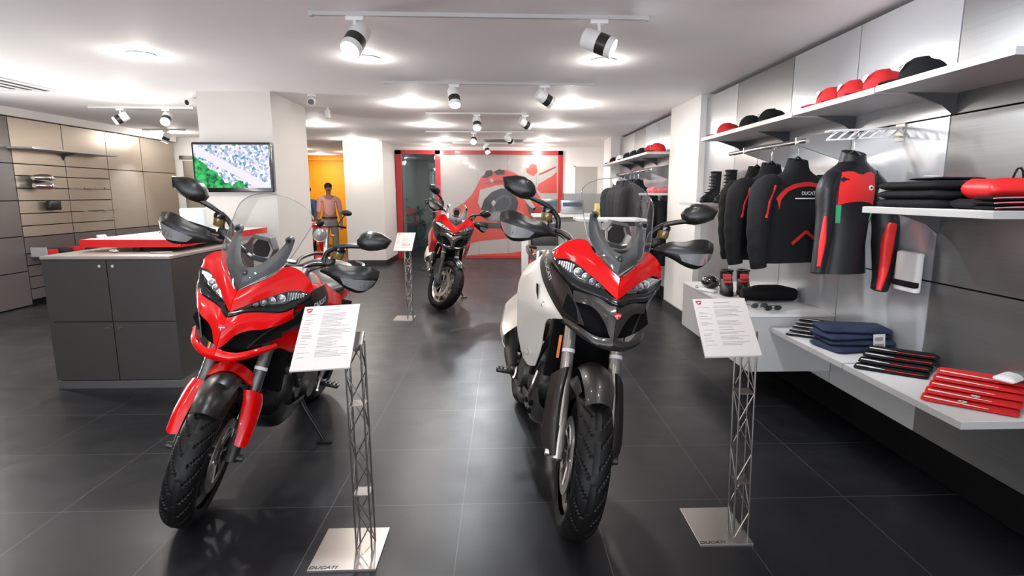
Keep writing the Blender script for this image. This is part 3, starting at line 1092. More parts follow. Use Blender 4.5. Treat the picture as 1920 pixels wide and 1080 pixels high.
# ================================================================ SPECIFICATION STANDS
def spec_stand(base, tw, sheet, label, s=1.0):
    """base: x0,x1,y0,y1; tw: truss centre; sheet: bottom-left, bottom-right, top-left, top-right points"""
    ox, oy = (base[0] + base[1]) / 2, (base[2] + base[3]) / 2
    o = Vector((ox, oy, 0))
    t = empty('specification_stand', o, label, 'sign stand', 'motorcycle specification stands')
    hx, hy = (base[1] - base[0]) / 2, (base[3] - base[2]) / 2
    MB().bb(-hx, hx, -hy, hy, 0, .010).build('base_plate', M_steel, parent=t, smooth=0, bevel=.0015)
    tx = place(text_mesh('DUCATI', .022, .0004, .25, 1.3), (-hx + .055, -hy + .014, .0104), (1, 0, 0), (0, 1, 0))
    tx.build('lettering', M_text, parent=t, smooth=0, label='black name lettering on the base')
    # lattice column of four thin rods leaning a little to the sheet
    bl, br, tl, tr_ = [Vector(p) - o for p in sheet]
    tr_ = tl + (br - bl)
    c0 = Vector((tw[0], tw[1], .0)) - o
    mid = (bl + br) / 2
    top = Vector((c0.x - .012, c0.y + .02, (bl.z * .6 + tl.z * .4) - .006))
    mb = MB()
    hw = .030
    off = [Vector((-hw, -hw, 0)), Vector((hw, -hw, 0)), Vector((hw, hw, 0)), Vector((-hw, hw, 0))]
    for q in off:
        mb.tube([c0 + q + Vector((0, 0, .01)), top + q], .0038, 6)
    n = 7
    for k in range(n):
        a, b = c0.lerp(top, k / n), c0.lerp(top, (k + 1) / n)
        for i in range(4):
            p, q = off[i], off[(i + 1) % 4]
            if (k + i) % 2:
                p, q = q, p
            mb.tube([a + p + Vector((0, 0, .01)), b + q], .0026, 5)
        if k in (2, 5):
            mb.box(a, (hw * 2.2, hw * 2.2, .004))
    mb.build('lattice_column', M_bronze, parent=t)
    ux, uy = (br - bl).normalized(), ((tl + tr_) / 2 - mid).normalized()
    un = ux.cross(uy).normalized()
    mb = MB()
    mb.prism([bl, br, tr_, tl], -un * .008)
    pl = mb.build('sheet_holder', M_paper, parent=t, smooth=0, label='white printed data sheet')
    W, H_ = (br - bl).length, (tl - bl).length
    bk = MB()
    bk.bb(-.03, .03, -.03, .05, -.014, 0)
    place(bk, (top.x, top.y, top.z), ux, uy).build('mounting_block', M_steel, parent=t, smooth=0)
    # printing: shield, headline and rows of fine text bars
    O = (tl + un * .0004)
    sh = shield_mb(.024, .0006)
    place(sh, O + ux * .022 - uy * .022, ux, uy).build('shield_emblem', [M_shield, M_wtext], parent=pl, smooth=0, label='crimson shield emblem')
    rows = MB()
    rng = random.Random(int(abs(ox) * 1000))
    rows.bb(W * .38, W * .38 + .062, -.0245, -.0222, 0, .0003)
    y = -.040
    while y > -H_ + .05:
        for (xa, xb, pr_) in ((.06, .28, .6), (.36, .92, .95)):
            if rng.random() < pr_:
                L_ = (xb - xa) * rng.uniform(.45, 1)
                rows.bb(W * xa, W * (xa + L_), y - .0012, y, 0, .0003)
        y -= .0068 if rng.random() < .8 else .012
    place(rows, O, ux, uy).build('printed_text', M_ink, parent=pl, smooth=0)
    return t


spec_stand((-.742, -.486, 1.94, 2.21), (-.556, 2.085), ((-.767, 1.97, .775), (-.553, 1.97, .787), (-.778, 2.2, .963), (-.570, 2.2, .972)),
           'specification stand with lattice column before the red motorcycle')
spec_stand((.785, 1.005, 2.04, 2.31), (.965, 2.105), ((.737, 1.97, .814), (.949, 1.97, .818), (.757, 2.2, .986), (.968, 2.2, .996)),
           'specification stand with lattice column right of the silver and red motorcycle')
spec_stand((-1.24, -1.02, 6.2, 6.46), (-1.055, 6.28), ((-1.205, 6.2, .79), (-1.005, 6.2, .79), (-1.19, 6.42, .972), (-.985, 6.42, .976)),
           'farthest specification stand in the aisle beside the distant motorcycle')
# ================================================================ MOTORCYCLES
RK = R(24.5)
M_lhouse = mat('lamp_housing', (.11, .11, .115), .25, .8)
AX = Vector((0, math.sin(RK), math.cos(RK)))


def noseY(z):
    zs_ = [.77, .884, .918, .941, 1.026, 1.106, 1.25, 1.45]
    ys_ = [0, .03, .055, .06, .095, .124, .24, .385]
    if z <= zs_[0]:
        return ys_[0]
    for a, b, c, d in zip(zs_, zs_[1:], ys_, ys_[1:]):
        if z <= b:
            return c + (d - c) * (z - a) / (b - a)
    return ys_[-1]


def tyre_mb(cy, cz, rad, hw, xf, lean_pat=1, n=416, m=34):
    """tyre with rounded crown and cut diagonal sipes"""
    mb = MB(xf)
    rings = []
    ri = rad - hw * 1.55
    for i in range(n):
        a = 2 * PI * i / n
        q = []
        for j in range(m):
            t = -1 + 2 * j / (m - 1)
            ang = t * R(118)
            x = hw * math.sin(ang) if abs(ang) < PI / 2 else hw * (1 if t > 0 else -1) * (1 - .30 * (abs(ang) - PI / 2))
            rr = (rad - hw * .82) + hw * .82 * math.cos(ang) if abs(ang) < PI / 2 else (rad - hw * .82) - hw * 1.05 * math.sin(abs(ang) - PI / 2)
            ph = (a / (2 * PI) * 26 + abs(t) * 2.6 * (1 if t > 0 else 1) + (.5 if t > 0 else 0)) % 1
            if .10 < abs(t) < .66 and ph < .15:
                rr -= .006
            if abs(t) < .045:
                rr -= .003 if (a / (2 * PI) * 13) % 1 < .75 else 0
            q.append(Vector((x, cy - rr * math.sin(a), cz + rr * math.cos(a))))
        rings.append(q)
    vs = [p for q in rings for p in q]
    fs = []
    for i in range(n):
        i2 = (i + 1) % n
        for j in range(m - 1):
            fs.append((i * m + j, i2 * m + j, i2 * m + j + 1, i * m + j + 1))
    mb.add(vs, fs)
    return mb


def wheel(t, name, cy, rad, hw, xf, spoked, silver, discs, discr=.16):
    cz = rad
    rr = rad - hw * 1.50
    mrim = M_rimsilver if silver else M_rim
    mb = MB(xf)
    w_ = hw * .62
    mb.lathe([(rr - .012, -w_ * .6), (rr + .004, -w_), (rr + .014, -w_), (rr + .010, -w_ * .8), (rr - .004, -w_ * .5), (rr - .004, w_ * .5), (rr + .010, w_ * .8), (rr + .014, w_), (rr + .004, w_), (rr - .012, w_ * .6)], (0, cy, cz), 'x', 56, True)
    mb.lathe([(.0, -.055), (.032, -.055), (.034, -.03), (.024, -.015), (.024, .015), (.034, .03), (.032, .055), (0, .055)], (0, cy, cz), 'x', 24)
    if spoked:
        for k in range(20):
            for sx in (-1, 1):
                a = 2 * PI * k / 20 + sx * .08
                b = a + (.35 if k % 2 else -.35)
                mb.tube([(sx * .035, cy + .034 * math.sin(a), cz + .034 * math.cos(a)), (sx * w_ * .7, cy + rr * math.sin(b), cz + rr * math.cos(b))], .0022, 5)
    else:
        for k in range(5):
            a = 2 * PI * k / 5 + .3
            for da in (-.22, .22):
                p0 = Vector((0, cy + .03 * math.sin(a), cz + .03 * math.cos(a)))
                p1 = Vector((0, cy + rr * .45 * math.sin(a + da * .3), cz + rr * .45 * math.cos(a + da * .3)))
                p2 = Vector((0, cy + rr * math.sin(a + da), cz + rr * math.cos(a + da)))
                mb.tube([p0, p1, p2], [.016, .010, .011], 8)
    wh = mb.build(name, mrim, parent=t)
    tyre_mb(cy, cz, rad, hw, xf).build('tyre', M_rubber, parent=wh, smooth=22)
    for sx in discs:
        d = MB(xf)
        x = sx * .062
        d.lathe([(discr * .74, x - .0025), (discr, x - .0025), (discr, x + .0025), (discr * .74, x + .0025)], (0, cy, cz), 'x', 48, True)
        for k in range(8):
            a = 2 * PI * k / 8
            d.tube([(x - sx * .012, cy + .035 * math.sin(a), cz + .035 * math.cos(a)), (x, cy + discr * .78 * math.sin(a + .25), cz + discr * .78 * math.cos(a + .25))], .006, 6)
        d.lathe([(.03, x - sx * .022), (.048, x - sx * .012), (.048, x - sx * .006), (.03, x - sx * .006)], (0, cy, cz), 'x', 24, True)
        d.build('brake_disc', M_steel, parent=wh)
    return wh


def motorcycle(name, loc, heading, lean, label, cfg):
    t = empty(name, loc, label, 'motorcycle', rot=(0, lean, heading))
    rw, dz, steer = cfg['rw'], cfg['dz'], cfg['steer']
    S0 = Vector((0, math.cos(RK) * .06, rw - math.sin(RK) * .06))
    RM = Matrix.Rotation(steer, 3, AX)

    def up(p):
        k = min(1, max(0, (p.z - .30) / .35))
        return Vector((p.x, p.y, p.z + (rw - .31) + (dz - (rw - .31)) * k))

    def st(p):
        return S0 + RM @ (p - S0)

    def stu(p):
        return st(up(p))
    def low_(p):
        return stu(Vector((p.x, p.y + .05, p.z)))
    F_ = lambda: MB(stu)        # steered parts
    G_ = lambda: MB(low_)       # lower fork parts
    B_ = lambda: MB(up)         # body parts

    # ---- wheels
    wheel(t, 'front_wheel', 0, rw, .068 if cfg['enduro'] else .064, lambda p: st(Vector((p.x, p.y + .05, p.z))), cfg['spoked'], cfg['silver_rim'], (-1, 1))
    wheel(t, 'rear_wheel', 1.53, .315, .088, None, cfg['spoked'], cfg['silver_rim'], (-1,), .13)

    # ---- front end
    def fk(x, s, dy=0, dx=0):
        """point on fork leg at distance s up from the axle"""
        return Vector((x + dx, s * math.sin(RK) + dy, .31 + s * math.cos(RK)))
    for sx in (-1, 1):
        x = sx * .105
        leg = G_().cyl(fk(x, .10), fk(x, .74), .0275, .0275, 20).build('fork_leg', M_forkl if cfg['enduro'] else M_fork, parent=t)
        G_().cyl(fk(x, .385), fk(x, .40), .0285, .0285, 20).build('cable_tie', M_whitepl, parent=leg, label='white cable tie')
        q = G_().tube([fk(x, -.02), fk(x, .05), fk(x, .12)], [.03, .029, .024], 14)
        q.cyl(fk(x + sx * .022, 0), fk(x + sx * .05, 0), .017, .014, 12).build('axle_clamp', M_steel if cfg['axle_silver'] and sx < 0 else M_eng, parent=leg)
        if cfg['cover_red']:
            # red fender side: broad plate over the lower leg
            q = G_()
            q.shell([[(sx * .075, .05, .60), (sx * .088, .035, .56), (sx * .104, -.015, .47), (sx * .112, -.045, .392)],
                     [(sx * .112, .055, .605), (sx * .128, .035, .56), (sx * .140, -.015, .465), (sx * .140, -.045, .385)],
                     [(sx * .148, .105, .575), (sx * .160, .090, .535), (sx * .166, .03, .455), (sx * .163, -.015, .388)],
                     [(sx * .135, .14, .570), (sx * .148, .125, .53), (sx * .150, .07, .455), (sx * .148, .02, .395)]], 12, 9, .004)
            q.build('fork_cover', M_red, parent=leg, smooth=50, label='glossy red fork cover')
        else:
            q = G_()
            q.shell([[(sx * .080, .17, .60), (sx * .083, .11, .50), (sx * .085, .04, .38), (sx * .09, .0, .315)],
                     [(sx * .115, .10, .615), (sx * .128, .055, .50), (sx * .128, .0, .38), (sx * .118, -.028, .31)],
                     [(sx * .158, .16, .565), (sx * .170, .11, .46), (sx * .172, .05, .36), (sx * .150, .01, .30)]], 14, 8, .005)
            q.build('fork_cover', cfg['fender'], parent=leg, smooth=50)
        c = G_()
        c.rbox((sx * .088, .085, .30), (.035, .06, .115), .012, rot=Matrix.Rotation(-.35, 3, 'X'))
        c.build('brake_caliper', M_eng if not cfg['axle_silver'] else M_graph, parent=leg)
    # reflector on the fork
    G_().bb(-.148, -.136, .215, .225, .62, .72).build('reflector', M_amber, parent=t, label='amber reflector')
    q = G_()
    q.rbox(fk(0, .60), (.27, .07, .035), .012, rot=Matrix.Rotation(-RK, 3, 'X'))
    q.rbox(fk(0, .745), (.27, .08, .03), .012, rot=Matrix.Rotation(-RK, 3, 'X'))
    q.cyl(fk(0, .56, .05), fk(0, .78, .05), .028)
    q.build('triple_clamp', M_eng, parent=t)
    # fender blade
    q = G_()
    rows = []
    for s_ in (-1, -.72, -.35, 0, .35, .72, 1):
        row = []
        for a in (-48, -32, -15, 2, 16, 28, 37):
            rr_ = .352 - .030 * abs(s_) ** 2.2 - (.010 if a > 36 else 0)
            wx = .066 if a < 10 else (.066 - .014 * (a - 10) / 27)
            row.append((s_ * wx, -rr_ * math.sin(R(a)) + .005, .31 + rr_ * math.cos(R(a))))
        rows.append(row)
    q.shell(rows, 22, 14, .003)
    fe = q.build('front_fender', cfg['fender'], parent=t, smooth=60)
    q = G_()
    if cfg['cover_red']:
        q.shell([[(-.118, .13, .585), (-.085, .09, .615), (-.035, .075, .655), (0, .07, .665), (.035, .075, .655), (.085, .09, .615), (.118, .13, .585)],
                 [(-.11, .17, .60), (-.09, .14, .64), (-.045, .13, .675), (0, .13, .685), (.045, .13, .675), (.09, .14, .64), (.11, .17, .60)]], 20, 4, .006)
        q.build('fender_arch', M_red, parent=fe, smooth=60, label='glossy red fender arch')
    else:
        for sx in (-1, 1):
            q = G_()
            q.shell([[(sx * .064, .05, .60), (sx * .070, -.05, .615), (sx * .064, -.12, .59)], [(sx * .088, .10, .56), (sx * .078, .0, .56), (sx * .068, -.08, .56)]], 8, 3, .004)
            q.build('fender_stay', cfg['fender'], parent=fe, smooth=60)
    # handlebar
    q = F_()
    q.tube([(-.42, .50, 1.165), (-.30, .47, 1.165), (-.20, .44, 1.16), (-.10, .42, 1.12), (0, .42, 1.115), (.10, .42, 1.12), (.20, .44, 1.16), (.30, .47, 1.165), (.42, .50, 1.165)], [.011] * 9, 10, smooth=34)
    hb = q.build('handlebar', M_matte, parent=t)
    for sx in (-1, 1):
        F_().tube([(sx * .29, .47, 1.166), (sx * .42, .50, 1.166)], .017, 14).build('grip', M_rubber, parent=hb)
        q = F_()
        q.tube([(sx * .25, .44, 1.165), (sx * .30, .405, 1.168), (sx * .42, .425, 1.158)], [.006, .006, .005], 8)
        q.build('hand_lever', M_steel, parent=hb, label='silver hand lever')
        q = F_()
        q.rbox((sx * .245, .455, 1.175), (.05, .05, .05), .012)
        q.cyl((sx * .245, .455, 1.17), (sx * .262, .455, 1.215), .012)
        q.build('switch_block', M_matte, parent=hb)
        q = F_()
        q.lathe([(0, 0), (.022, 0), (.026, .012), (.026, .038), (0, .038)], (sx * .275, .455, 1.205), 'z', 18)
        r_b = q.build('fluid_reservoir', M_fluid, parent=hb, label='amber brown fluid bottle')
        F_().lathe([(0, .038), (.028, .038), (.029, .042), (.029, .056), (.025, .060), (0, .060)], (sx * .275, .455, 1.205), 'z', 18).build('reservoir_cap', M_gblack, parent=hb)
        # hand guard
        q = F_()
        topl = [(.235, .385, 1.160), (.256, .365, 1.172), (.29, .352, 1.197), (.34, .342, 1.203), (.395, .342, 1.222), (.445, .352, 1.228), (.486, .375, 1.215)]
        midl = [(.225, .375, 1.150), (.262, .345, 1.158), (.31, .325, 1.168), (.36, .312, 1.172), (.41, .312, 1.178), (.455, .328, 1.182), (.487, .362, 1.180)]
        lowl = [(.225, .380, 1.140), (.262, .350, 1.140), (.31, .335, 1.128), (.36, .322, 1.108), (.41, .325, 1.100), (.445, .338, 1.112), (.474, .362, 1.140)]
        und = [(.235, .40, 1.138), (.27, .38, 1.135), (.31, .375, 1.126), (.36, .37, 1.112), (.41, .375, 1.106), (.44, .38, 1.118), (.465, .39, 1.140)]
        q.shell([[(sx * a, b, c) for a, b, c in L_] for L_ in (topl, midl, lowl, und)], 22, 12, .004)
        q.tube([(sx * .47, .38, 1.19), (sx * .465, .45, 1.175), (sx * .44, .50, 1.166)], .010, 8)
        hg = q.build('hand_guard', cfg['guard'], parent=t, smooth=50)
        q = F_()
        a1 = [(.325, .319, 1.148), (.37, .309, 1.158), (.42, .310, 1.166), (.462, .328, 1.172), (.482, .352, 1.172)]
        a2 = [(.345, .322, 1.122), (.38, .317, 1.116), (.42, .321, 1.112), (.450, .334, 1.122), (.470, .354, 1.145)]
        q.shell([[(sx * a, b - .004, c) for a, b, c in L_] for L_ in (a1, a2)], 16, 4, .003)
        q.build('indicator_lens', M_lens, parent=hg, label='clear ribbed indicator lens')
        q = F_()
        for k in range(7):
            xx = .35 + k * .017
            q.tube([(sx * xx, .309 + .0018 * (k - 3) ** 2 * .6, 1.150 + k * .001), (sx * (xx + .006), .312 + .0018 * (k - 3) ** 2 * .6, 1.127)], .0022, 5)
        q.build('lens_rib', M_rimsilver, parent=hg)
        # mirror
        out = [(.350, 1.302), (.339, 1.327), (.350, 1.354), (.374, 1.378), (.400, 1.387), (.445, 1.388), (.504, 1.371), (.490, 1.325), (.452, 1.303), (.410, 1.288), (.372, 1.287)]
        cx_, cz_ = .415, 1.338
        rings = []
        for (k, y) in ((.90, .462), (1.0, .455), (1.0, .440), (.93, .422), (.70, .405), (.35, .398)):
            rings.append([Vector((sx * (cx_ + (a - cx_) * k), y + (0 if k > .9 else .02 * abs(a - cx_) * 2), cz_ + (b - cz_) * k)) for a, b in out])
        q = F_()
        q.loft(rings)
        mi = q.build('mirror', M_matte, parent=t, smooth=32)
        q = F_()
        q.loft([[Vector((sx * (cx_ + (a - cx_) * .90), .4635, cz_ + (b - cz_) * .90)) for a, b in out], [Vector((sx * (cx_ + (a - cx_) * .90), .4645, cz_ + (b - cz_) * .90)) for a, b in out]])
        q.build('mirror_glass', M_chrome, parent=mi)
        q = F_()
        q.tube([(sx * .365, .435, 1.300), (sx * .31, .44, 1.284), (sx * .262, .45, 1.262), (sx * .222, .46, 1.222), (sx * .215, .46, 1.175)], [.012, .012, .012, .012, .013], 10, smooth=16)
        q.build('mirror_arm', M_matte if not cfg['arm_bronze'] else M_forkgold, parent=mi)
    for sx in (-1, 1):
        F_().tube([(sx * .24, .44, 1.16), (sx * .19, .36, 1.14), (sx * .13, .30, 1.08), (sx * .08, .32, .98)], .0045, 6, smooth=14).build('brake_line', M_gblack, parent=t)
        F_().tube([(sx * .25, .45, 1.175), (sx * .17, .35, 1.165), (sx * .09, .36, 1.07)], .0035, 6, smooth=12).build('cable', M_steel, parent=t)

    # ---- nose
    top = [(0, .095, 1.027), (.05, .135, 1.062), (.10, .187, 1.105), (.132, .235, 1.146), (.19, .265, 1.132), (.237, .280, 1.090), (.246, .290, 1.060)]
    midr = [(0, .070, .985), (.040, .105, 1.012), (.080, .145, 1.048), (.125, .193, 1.083), (.175, .235, 1.090), (.222, .262, 1.075), (.246, .282, 1.052)]
    low = [(0, .056, .943), (.033, .087, .966), (.060, .112, .986), (.100, .150, 1.010), (.145, .193, 1.036), (.190, .231, 1.053), (.242, .270, 1.044)]
    q = B_()
    q.shell([top, midr, low], 26, 10, .004, mirror=True)
    q.build('beak_panel', M_red, parent=t, smooth=35, label='glossy red beak above the headlights')
    q = B_()
    q.shell([[(0, .10, 1.03), (.10, .19, 1.105), (.135, .24, 1.148), (.19, .268, 1.134), (.238, .283, 1.09)],
             [(0, .20, 1.04), (.09, .30, 1.11), (.14, .38, 1.13), (.185, .40, 1.12), (.236, .43, 1.06)]], 16, 5, .004, mirror=True)
    q.build('cockpit_liner', M_matte, parent=t)
    # headlights
    for sx in (-1, 1):
        ht = [(.045, .101, .975), (.060, .114, .984), (.100, .152, 1.008), (.145, .195, 1.034), (.190, .233, 1.051), (.236, .268, 1.043)]
        hl = [(.045, .096, .963), (.072, .116, .967), (.103, .140, .972), (.135, .163, .975), (.165, .187, .984), (.195, .216, 1.003), (.232, .255, 1.030)]
        q = B_()
        q.shell([[(sx * a, b + .030, c) for a, b, c in ht], [(sx * a, b + .034, c - .002) for a, b, c in hl]], 18, 5, .004)
        q.shell([[(sx * a, b, c) for a, b, c in ht], [(sx * a, b + .034, c) for a, b, c in ht]], 18, 3, .002)
        q.shell([[(sx * a, b, c) for a, b, c in hl], [(sx * a, b + .034, c) for a, b, c in hl]], 18, 3, .002)
        hd = q.build('headlight', M_lhouse, parent=t)
        for (a, b, c, rr_) in ((.070, .128, .978, .009), (.093, .146, .988, .012), (.120, .168, 1.000, .014), (.150, .190, 1.012, .016)):
            q = B_()
            q.lathe([(0, -.004), (rr_ * .6, -.002), (rr_, .004), (rr_ * 1.15, .004), (rr_ * 1.15, .012), (0, .012)], (sx * a, b - .006, c), 'y', 18)
            q.build('projector_lens', M_lens, parent=hd, label='clear projector lens')
        q = B_()
        for k in range(7):
            xx = .166 + k * .009
            q.bb(sx * xx, sx * (xx + .0066), .212 + k * .006, .222 + k * .006, 1.002 + max(0, k - 1) * .0045, 1.042 - abs(k - 3) * .001)
        q.build('facet_reflector', M_lens, parent=hd, label='faceted chrome reflector')
        q = B_()
        hm = [((a[0] + b[0]) / 2, (a[1] + b[1]) / 2 - .006, (a[2] + b[2]) / 2) for a, b in zip(catmull(ht, 8), catmull(hl, 8))]
        q.shell([[(sx * p[0], p[1], p[2]) for p in catmull(ht, 8)], [(sx * a, b, c) for a, b, c in hm], [(sx * p[0], p[1], p[2]) for p in catmull(hl, 8)]], 18, 6, .0015)
        q.build('headlight_glass', M_lenscover, parent=hd, smooth=60)
    # black brow under the headlights
    q = B_()
    bt = [(0, .050, .938), (.020, .064, .946), (.050, .096, .961), (.103, .139, .969), (.150, .170, .975), (.185, .205, .992), (.215, .238, 1.012), (.246, .275, 1.040)]
    bl_ = [(0, .048, .919), (.02, .058, .925), (.045, .078, .941), (.09, .112, .950), (.14, .148, .951), (.175, .175, .955), (.205, .215, .978), (.250, .285, 1.018)] if cfg['wide_cowl'] else [(0, .048, .916), (.020, .056, .916), (.050, .080, .926), (.095, .112, .934), (.140, .146, .936), (.175, .178, .950), (.205, .215, .975), (.250, .285, 1.018)]
    bm_ = [(a[0], (a[1] + b[1]) / 2 - .010, (a[2] + b[2]) / 2) for a, b in zip(bt, bl_)]
    q.shell([bt, bm_, bl_], 24, 6, .005, mirror=True)
    q.build('headlight_brow', M_gblack, parent=t, smooth=50)
    # lower beak with wings
    q = B_()
    wt = [(0, .046, .917), (.033, .066, .919), (.077, .098, .934), (.116, .126, .933), (.158, .158, .936)]
    wm = [(0, .018, .870), (.024, .030, .878), (.055, .060, .900), (.105, .104, .922), (.156, .152, .915)]
    wb = [(0, -.004, .792), (.014, .004, .800), (.036, .032, .846), (.085, .080, .892), (.152, .142, .893)]
    if cfg['wide_cowl']:
        wt = [(0, .044, .921), (.042, .072, .942), (.090, .108, .951), (.132, .140, .952), (.168, .166, .955), (.204, .208, .976)]
        wm = [(0, .010, .868), (.030, .034, .898), (.080, .080, .916), (.125, .115, .918), (.168, .148, .926), (.206, .200, .952)]
        wb = [(0, -.006, .800), (.016, .006, .812), (.043, .034, .855), (.080, .064, .877), (.130, .102, .886), (.172, .150, .905), (.212, .212, .935)]
    q.shell([wt, wm, wb], 22, 10, .005, mirror=True)
    q.build('lower_beak', cfg['low'], parent=t, smooth=30)
    bd = shield_mb(.030, .002)
    place(bd, up(Vector((0, .012, .884))) + Vector((0, -.004, 0)), (1, 0, 0), (0, .35, 1)).build('badge', [M_shield, M_wtext], parent=t, smooth=0, label='shield badge')
    # chin
    q = B_()
    if cfg['wide_cowl']:
        pass
    ct = [(0, -.004, .800), (.030, .006, .788), (.070, .020, .787), (.103, .042, .797), (.133, .080, .807), (.172, .16, .815)]
    cm_ = [(0, -.014, .774), (.035, -.006, .770), (.075, .010, .774), (.110, .034, .784), (.142, .074, .795), (.180, .155, .806)]
    cb_ = [(0, -.002, .748), (.035, .004, .749), (.070, .018, .756), (.108, .042, .769), (.142, .083, .783), (.176, .165, .796)]
    cu_ = [(0, .06, .752), (.035, .06, .752), (.065, .07, .758), (.098, .08, .769), (.125, .11, .783), (.155, .18, .796)]
    q.shell([ct, cm_, cb_, cu_], 24, 10, .004, mirror=True)
    q.build('chin_panel', cfg['chin'], parent=t, smooth=40)
    # dark air intakes behind the wings
    q = B_()
    q.shell([[(0, .07, .915), (.06, .11, .925), (.13, .16, .925), (.17, .20, .93)], [(0, .06, .78), (.07, .08, .79), (.14, .12, .82), (.19, .16, .85)]], 12, 6, .004, mirror=True)
    q.build('air_intake', M_gap, parent=t)
    # side cowls
    for sx in (-1, 1):
        Fp = [(.240, .300, 1.056), (.244, .282, 1.030), (.212, .236, .985), (.172, .190, .935), (.137, .140, .875), (.106, .086, .812)]
        Mp = [(.252, .40, 1.066), (.262, .375, 1.020), (.240, .315, .955), (.206, .245, .895), (.170, .185, .845), (.136, .13, .806)]
        Bp = [(.246, .52, 1.050), (.262, .49, 1.000), (.250, .42, .935), (.222, .34, .880), (.192, .26, .835), (.166, .20, .805)]
        if cfg['wide_cowl']:
            Fp = [(.240, .300, 1.050), (.246, .285, 1.020), (.222, .225, .955), (.178, .165, .905), (.140, .110, .872), (.094, .055, .806)]
            Mp = [(.252, .42, 1.060), (.275, .38, 1.005), (.278, .345, .925), (.215, .255, .875), (.160, .170, .845), (.108, .09, .803)]
            Bp = [(.215, .56, 1.040), (.258, .53, .990), (.272, .47, .925), (.215, .40, .865), (.165, .28, .838), (.120, .15, .803)]
        q = B_()
        q.shell([[(sx * a, b, c) for a, b, c in L_] for L_ in (Fp, Mp, Bp)], 18, 9, .004)
        q.tube([(sx * a, b - .002, c) for a, b, c in Fp[1:]], .004, 6, smooth=14)
        sc_ = q.build('side_cowl', cfg['cowl'], parent=t, smooth=50)
        if cfg['letter']:
            tx = text_mesh('DUCATI', cfg['letter'], .0006, .15, .95)
            if sx < 0:
                nn = Vector((-.66, -.70, .28)).normalized()
                o_ = up(Vector((-.250, .335, .985)))
                ux_ = Vector((.03, -.085, -.095))
            else:
                nn = Vector((.72, -.62, .30)).normalized()
                o_ = up(Vector((.262, .375, .985) if cfg['wide_cowl'] else (.250, .38, .985)))
                ux_ = Vector((.05, .09, .035))
            ux_ = (ux_ - nn * ux_.dot(nn)).normalized()
            uy_ = nn.cross(ux_)
            wrap_on(place(tx, o_, ux_, uy_), sc_, nn, o_).build('lettering', M_gtext if cfg['low'] is M_graph else M_wtext, parent=sc_, smooth=0, label='maker name lettering')
        # side fairing
        rows = [[(.246, .52, 1.048), (.258, .62, 1.00), (.272, .75, .955)],
                [(.250, .43, .945), (.285, .57, .92), (.302, .75, .885)],
                [(.195, .27, .845), (.268, .48, .845), (.308, .74, .83)],
                [(.166, .20, .805), (.252, .43, .79), (.302, .73, .77)],
                [(.206, .33, .765), (.256, .52, .73), (.288, .73, .70)],
                [(.200, .40, .69), (.240, .56, .66), (.273, .73, .63)],
                [(.188, .44, .60), (.212, .57, .57), (.243, .71, .55)],
                [(.178, .53, .505), (.197, .61, .485), (.215, .69, .495)]]
        if not cfg['enduro']:
            rows = [[(a * .92, b + .02, c) for a, b, c in r_w] for r_w in rows[:6]]
            rows[5] = [(.19, .50, .66), (.21, .60, .63), (.235, .72, .60)]
            if cfg['wide_cowl']:
                rows = [[(.215, .58, 1.035), (.24, .66, .99), (.25, .77, .95)],
                        [(.268, .50, .935), (.278, .60, .91), (.28, .76, .88)],
                        [(.218, .41, .862), (.255, .52, .85), (.28, .75, .83)],
                        [(.165, .28, .834), (.225, .44, .80), (.27, .74, .77)],
                        [(.135, .18, .800), (.20, .38, .755), (.255, .72, .70)],
                        [(.155, .27, .765), (.19, .42, .70), (.225, .70, .62)]]
        q = B_()
        q.shell([[(sx * a, b, c) for a, b, c in L_] for L_ in rows], 14, 26, .005)
        tf = q.build('tank_fairing', cfg['side'], parent=t, smooth=45)
        if cfg['enduro']:
            for (a, b, c) in ((.229, .37, .822), (.222, .60, .545)):
                q = B_()
                q.lathe([(0, -.004), (.010, -.004), (.013, 0), (.013, .006)], (sx * a, b - .006, c), 'y', 16)
                q.build('fairing_bolt', M_steel, parent=tf)
            q = B_()
            q.prism([(sx * .262, .44, .90), (sx * .268, .455, .90), (sx * .262, .44, .86), (sx * .252, .42, .83)], (0, -.006, 0))
            q.build('fairing_slot', M_gap, parent=tf, smooth=0)
    # windscreen
    wz = [(1.035, .010), (1.076, .055), (1.108, .092), (1.150, .132), (1.21, .150), (1.27, .160), (1.34, .170), (1.375, .158), (1.405, .125), (1.425, .080), (1.435, .030)]
    if cfg['screen'] < 1:
        wz = [(1.035 + (z - 1.035) * cfg['screen'] if z > 1.20 else z, w_ * (.92 if z > 1.2 else 1)) for z, w_ in wz]
        wz = [(z if i < 5 else 1.21 + (wz[i][0] - wz[4][0]) * 1.0, w_) for i, (z, w_) in enumerate(wz)]
        wz = [(1.035, .010), (1.076, .055), (1.108, .090), (1.150, .120), (1.19, .130), (1.22, .132), (1.25, .128), (1.275, .115), (1.30, .09), (1.315, .055), (1.322, .02)]

    def ysc(z, x):
        return noseY(z) - .012 + 2.2 * x * x
    rows = []
    for s_ in (-1, -.8, -.5, -.2, 0, .2, .5, .8, 1):
        rows.append([(s_ * w_, ysc(z, s_ * w_), z) for z, w_ in wz])
    q = B_()
    q.shell(rows, 26, 22, .003, lin=False)
    ws = q.build('windscreen', M_screen, parent=t, smooth=70, label='clear windscreen')
    q = B_()
    edge = [(w_, ysc(z, w_), z) for z, w_ in wz]
    q.tube(edge + [(-a, b, c) for a, b, c in edge[::-1]], .0022, 6, smooth=80)
    q.build('screen_edge', clear_mat('acrylic_edge', (.93, .96, .97), .45, .15) if 'acrylic_edge' not in MATS else MATS['acrylic_edge'], parent=ws)
    # grey bracket behind the screen
    q = B_()
    ou = [(0, 1.037), (.045, 1.068), (.090, 1.104), (.122, 1.150), (.130, 1.200), (.126, 1.256)]
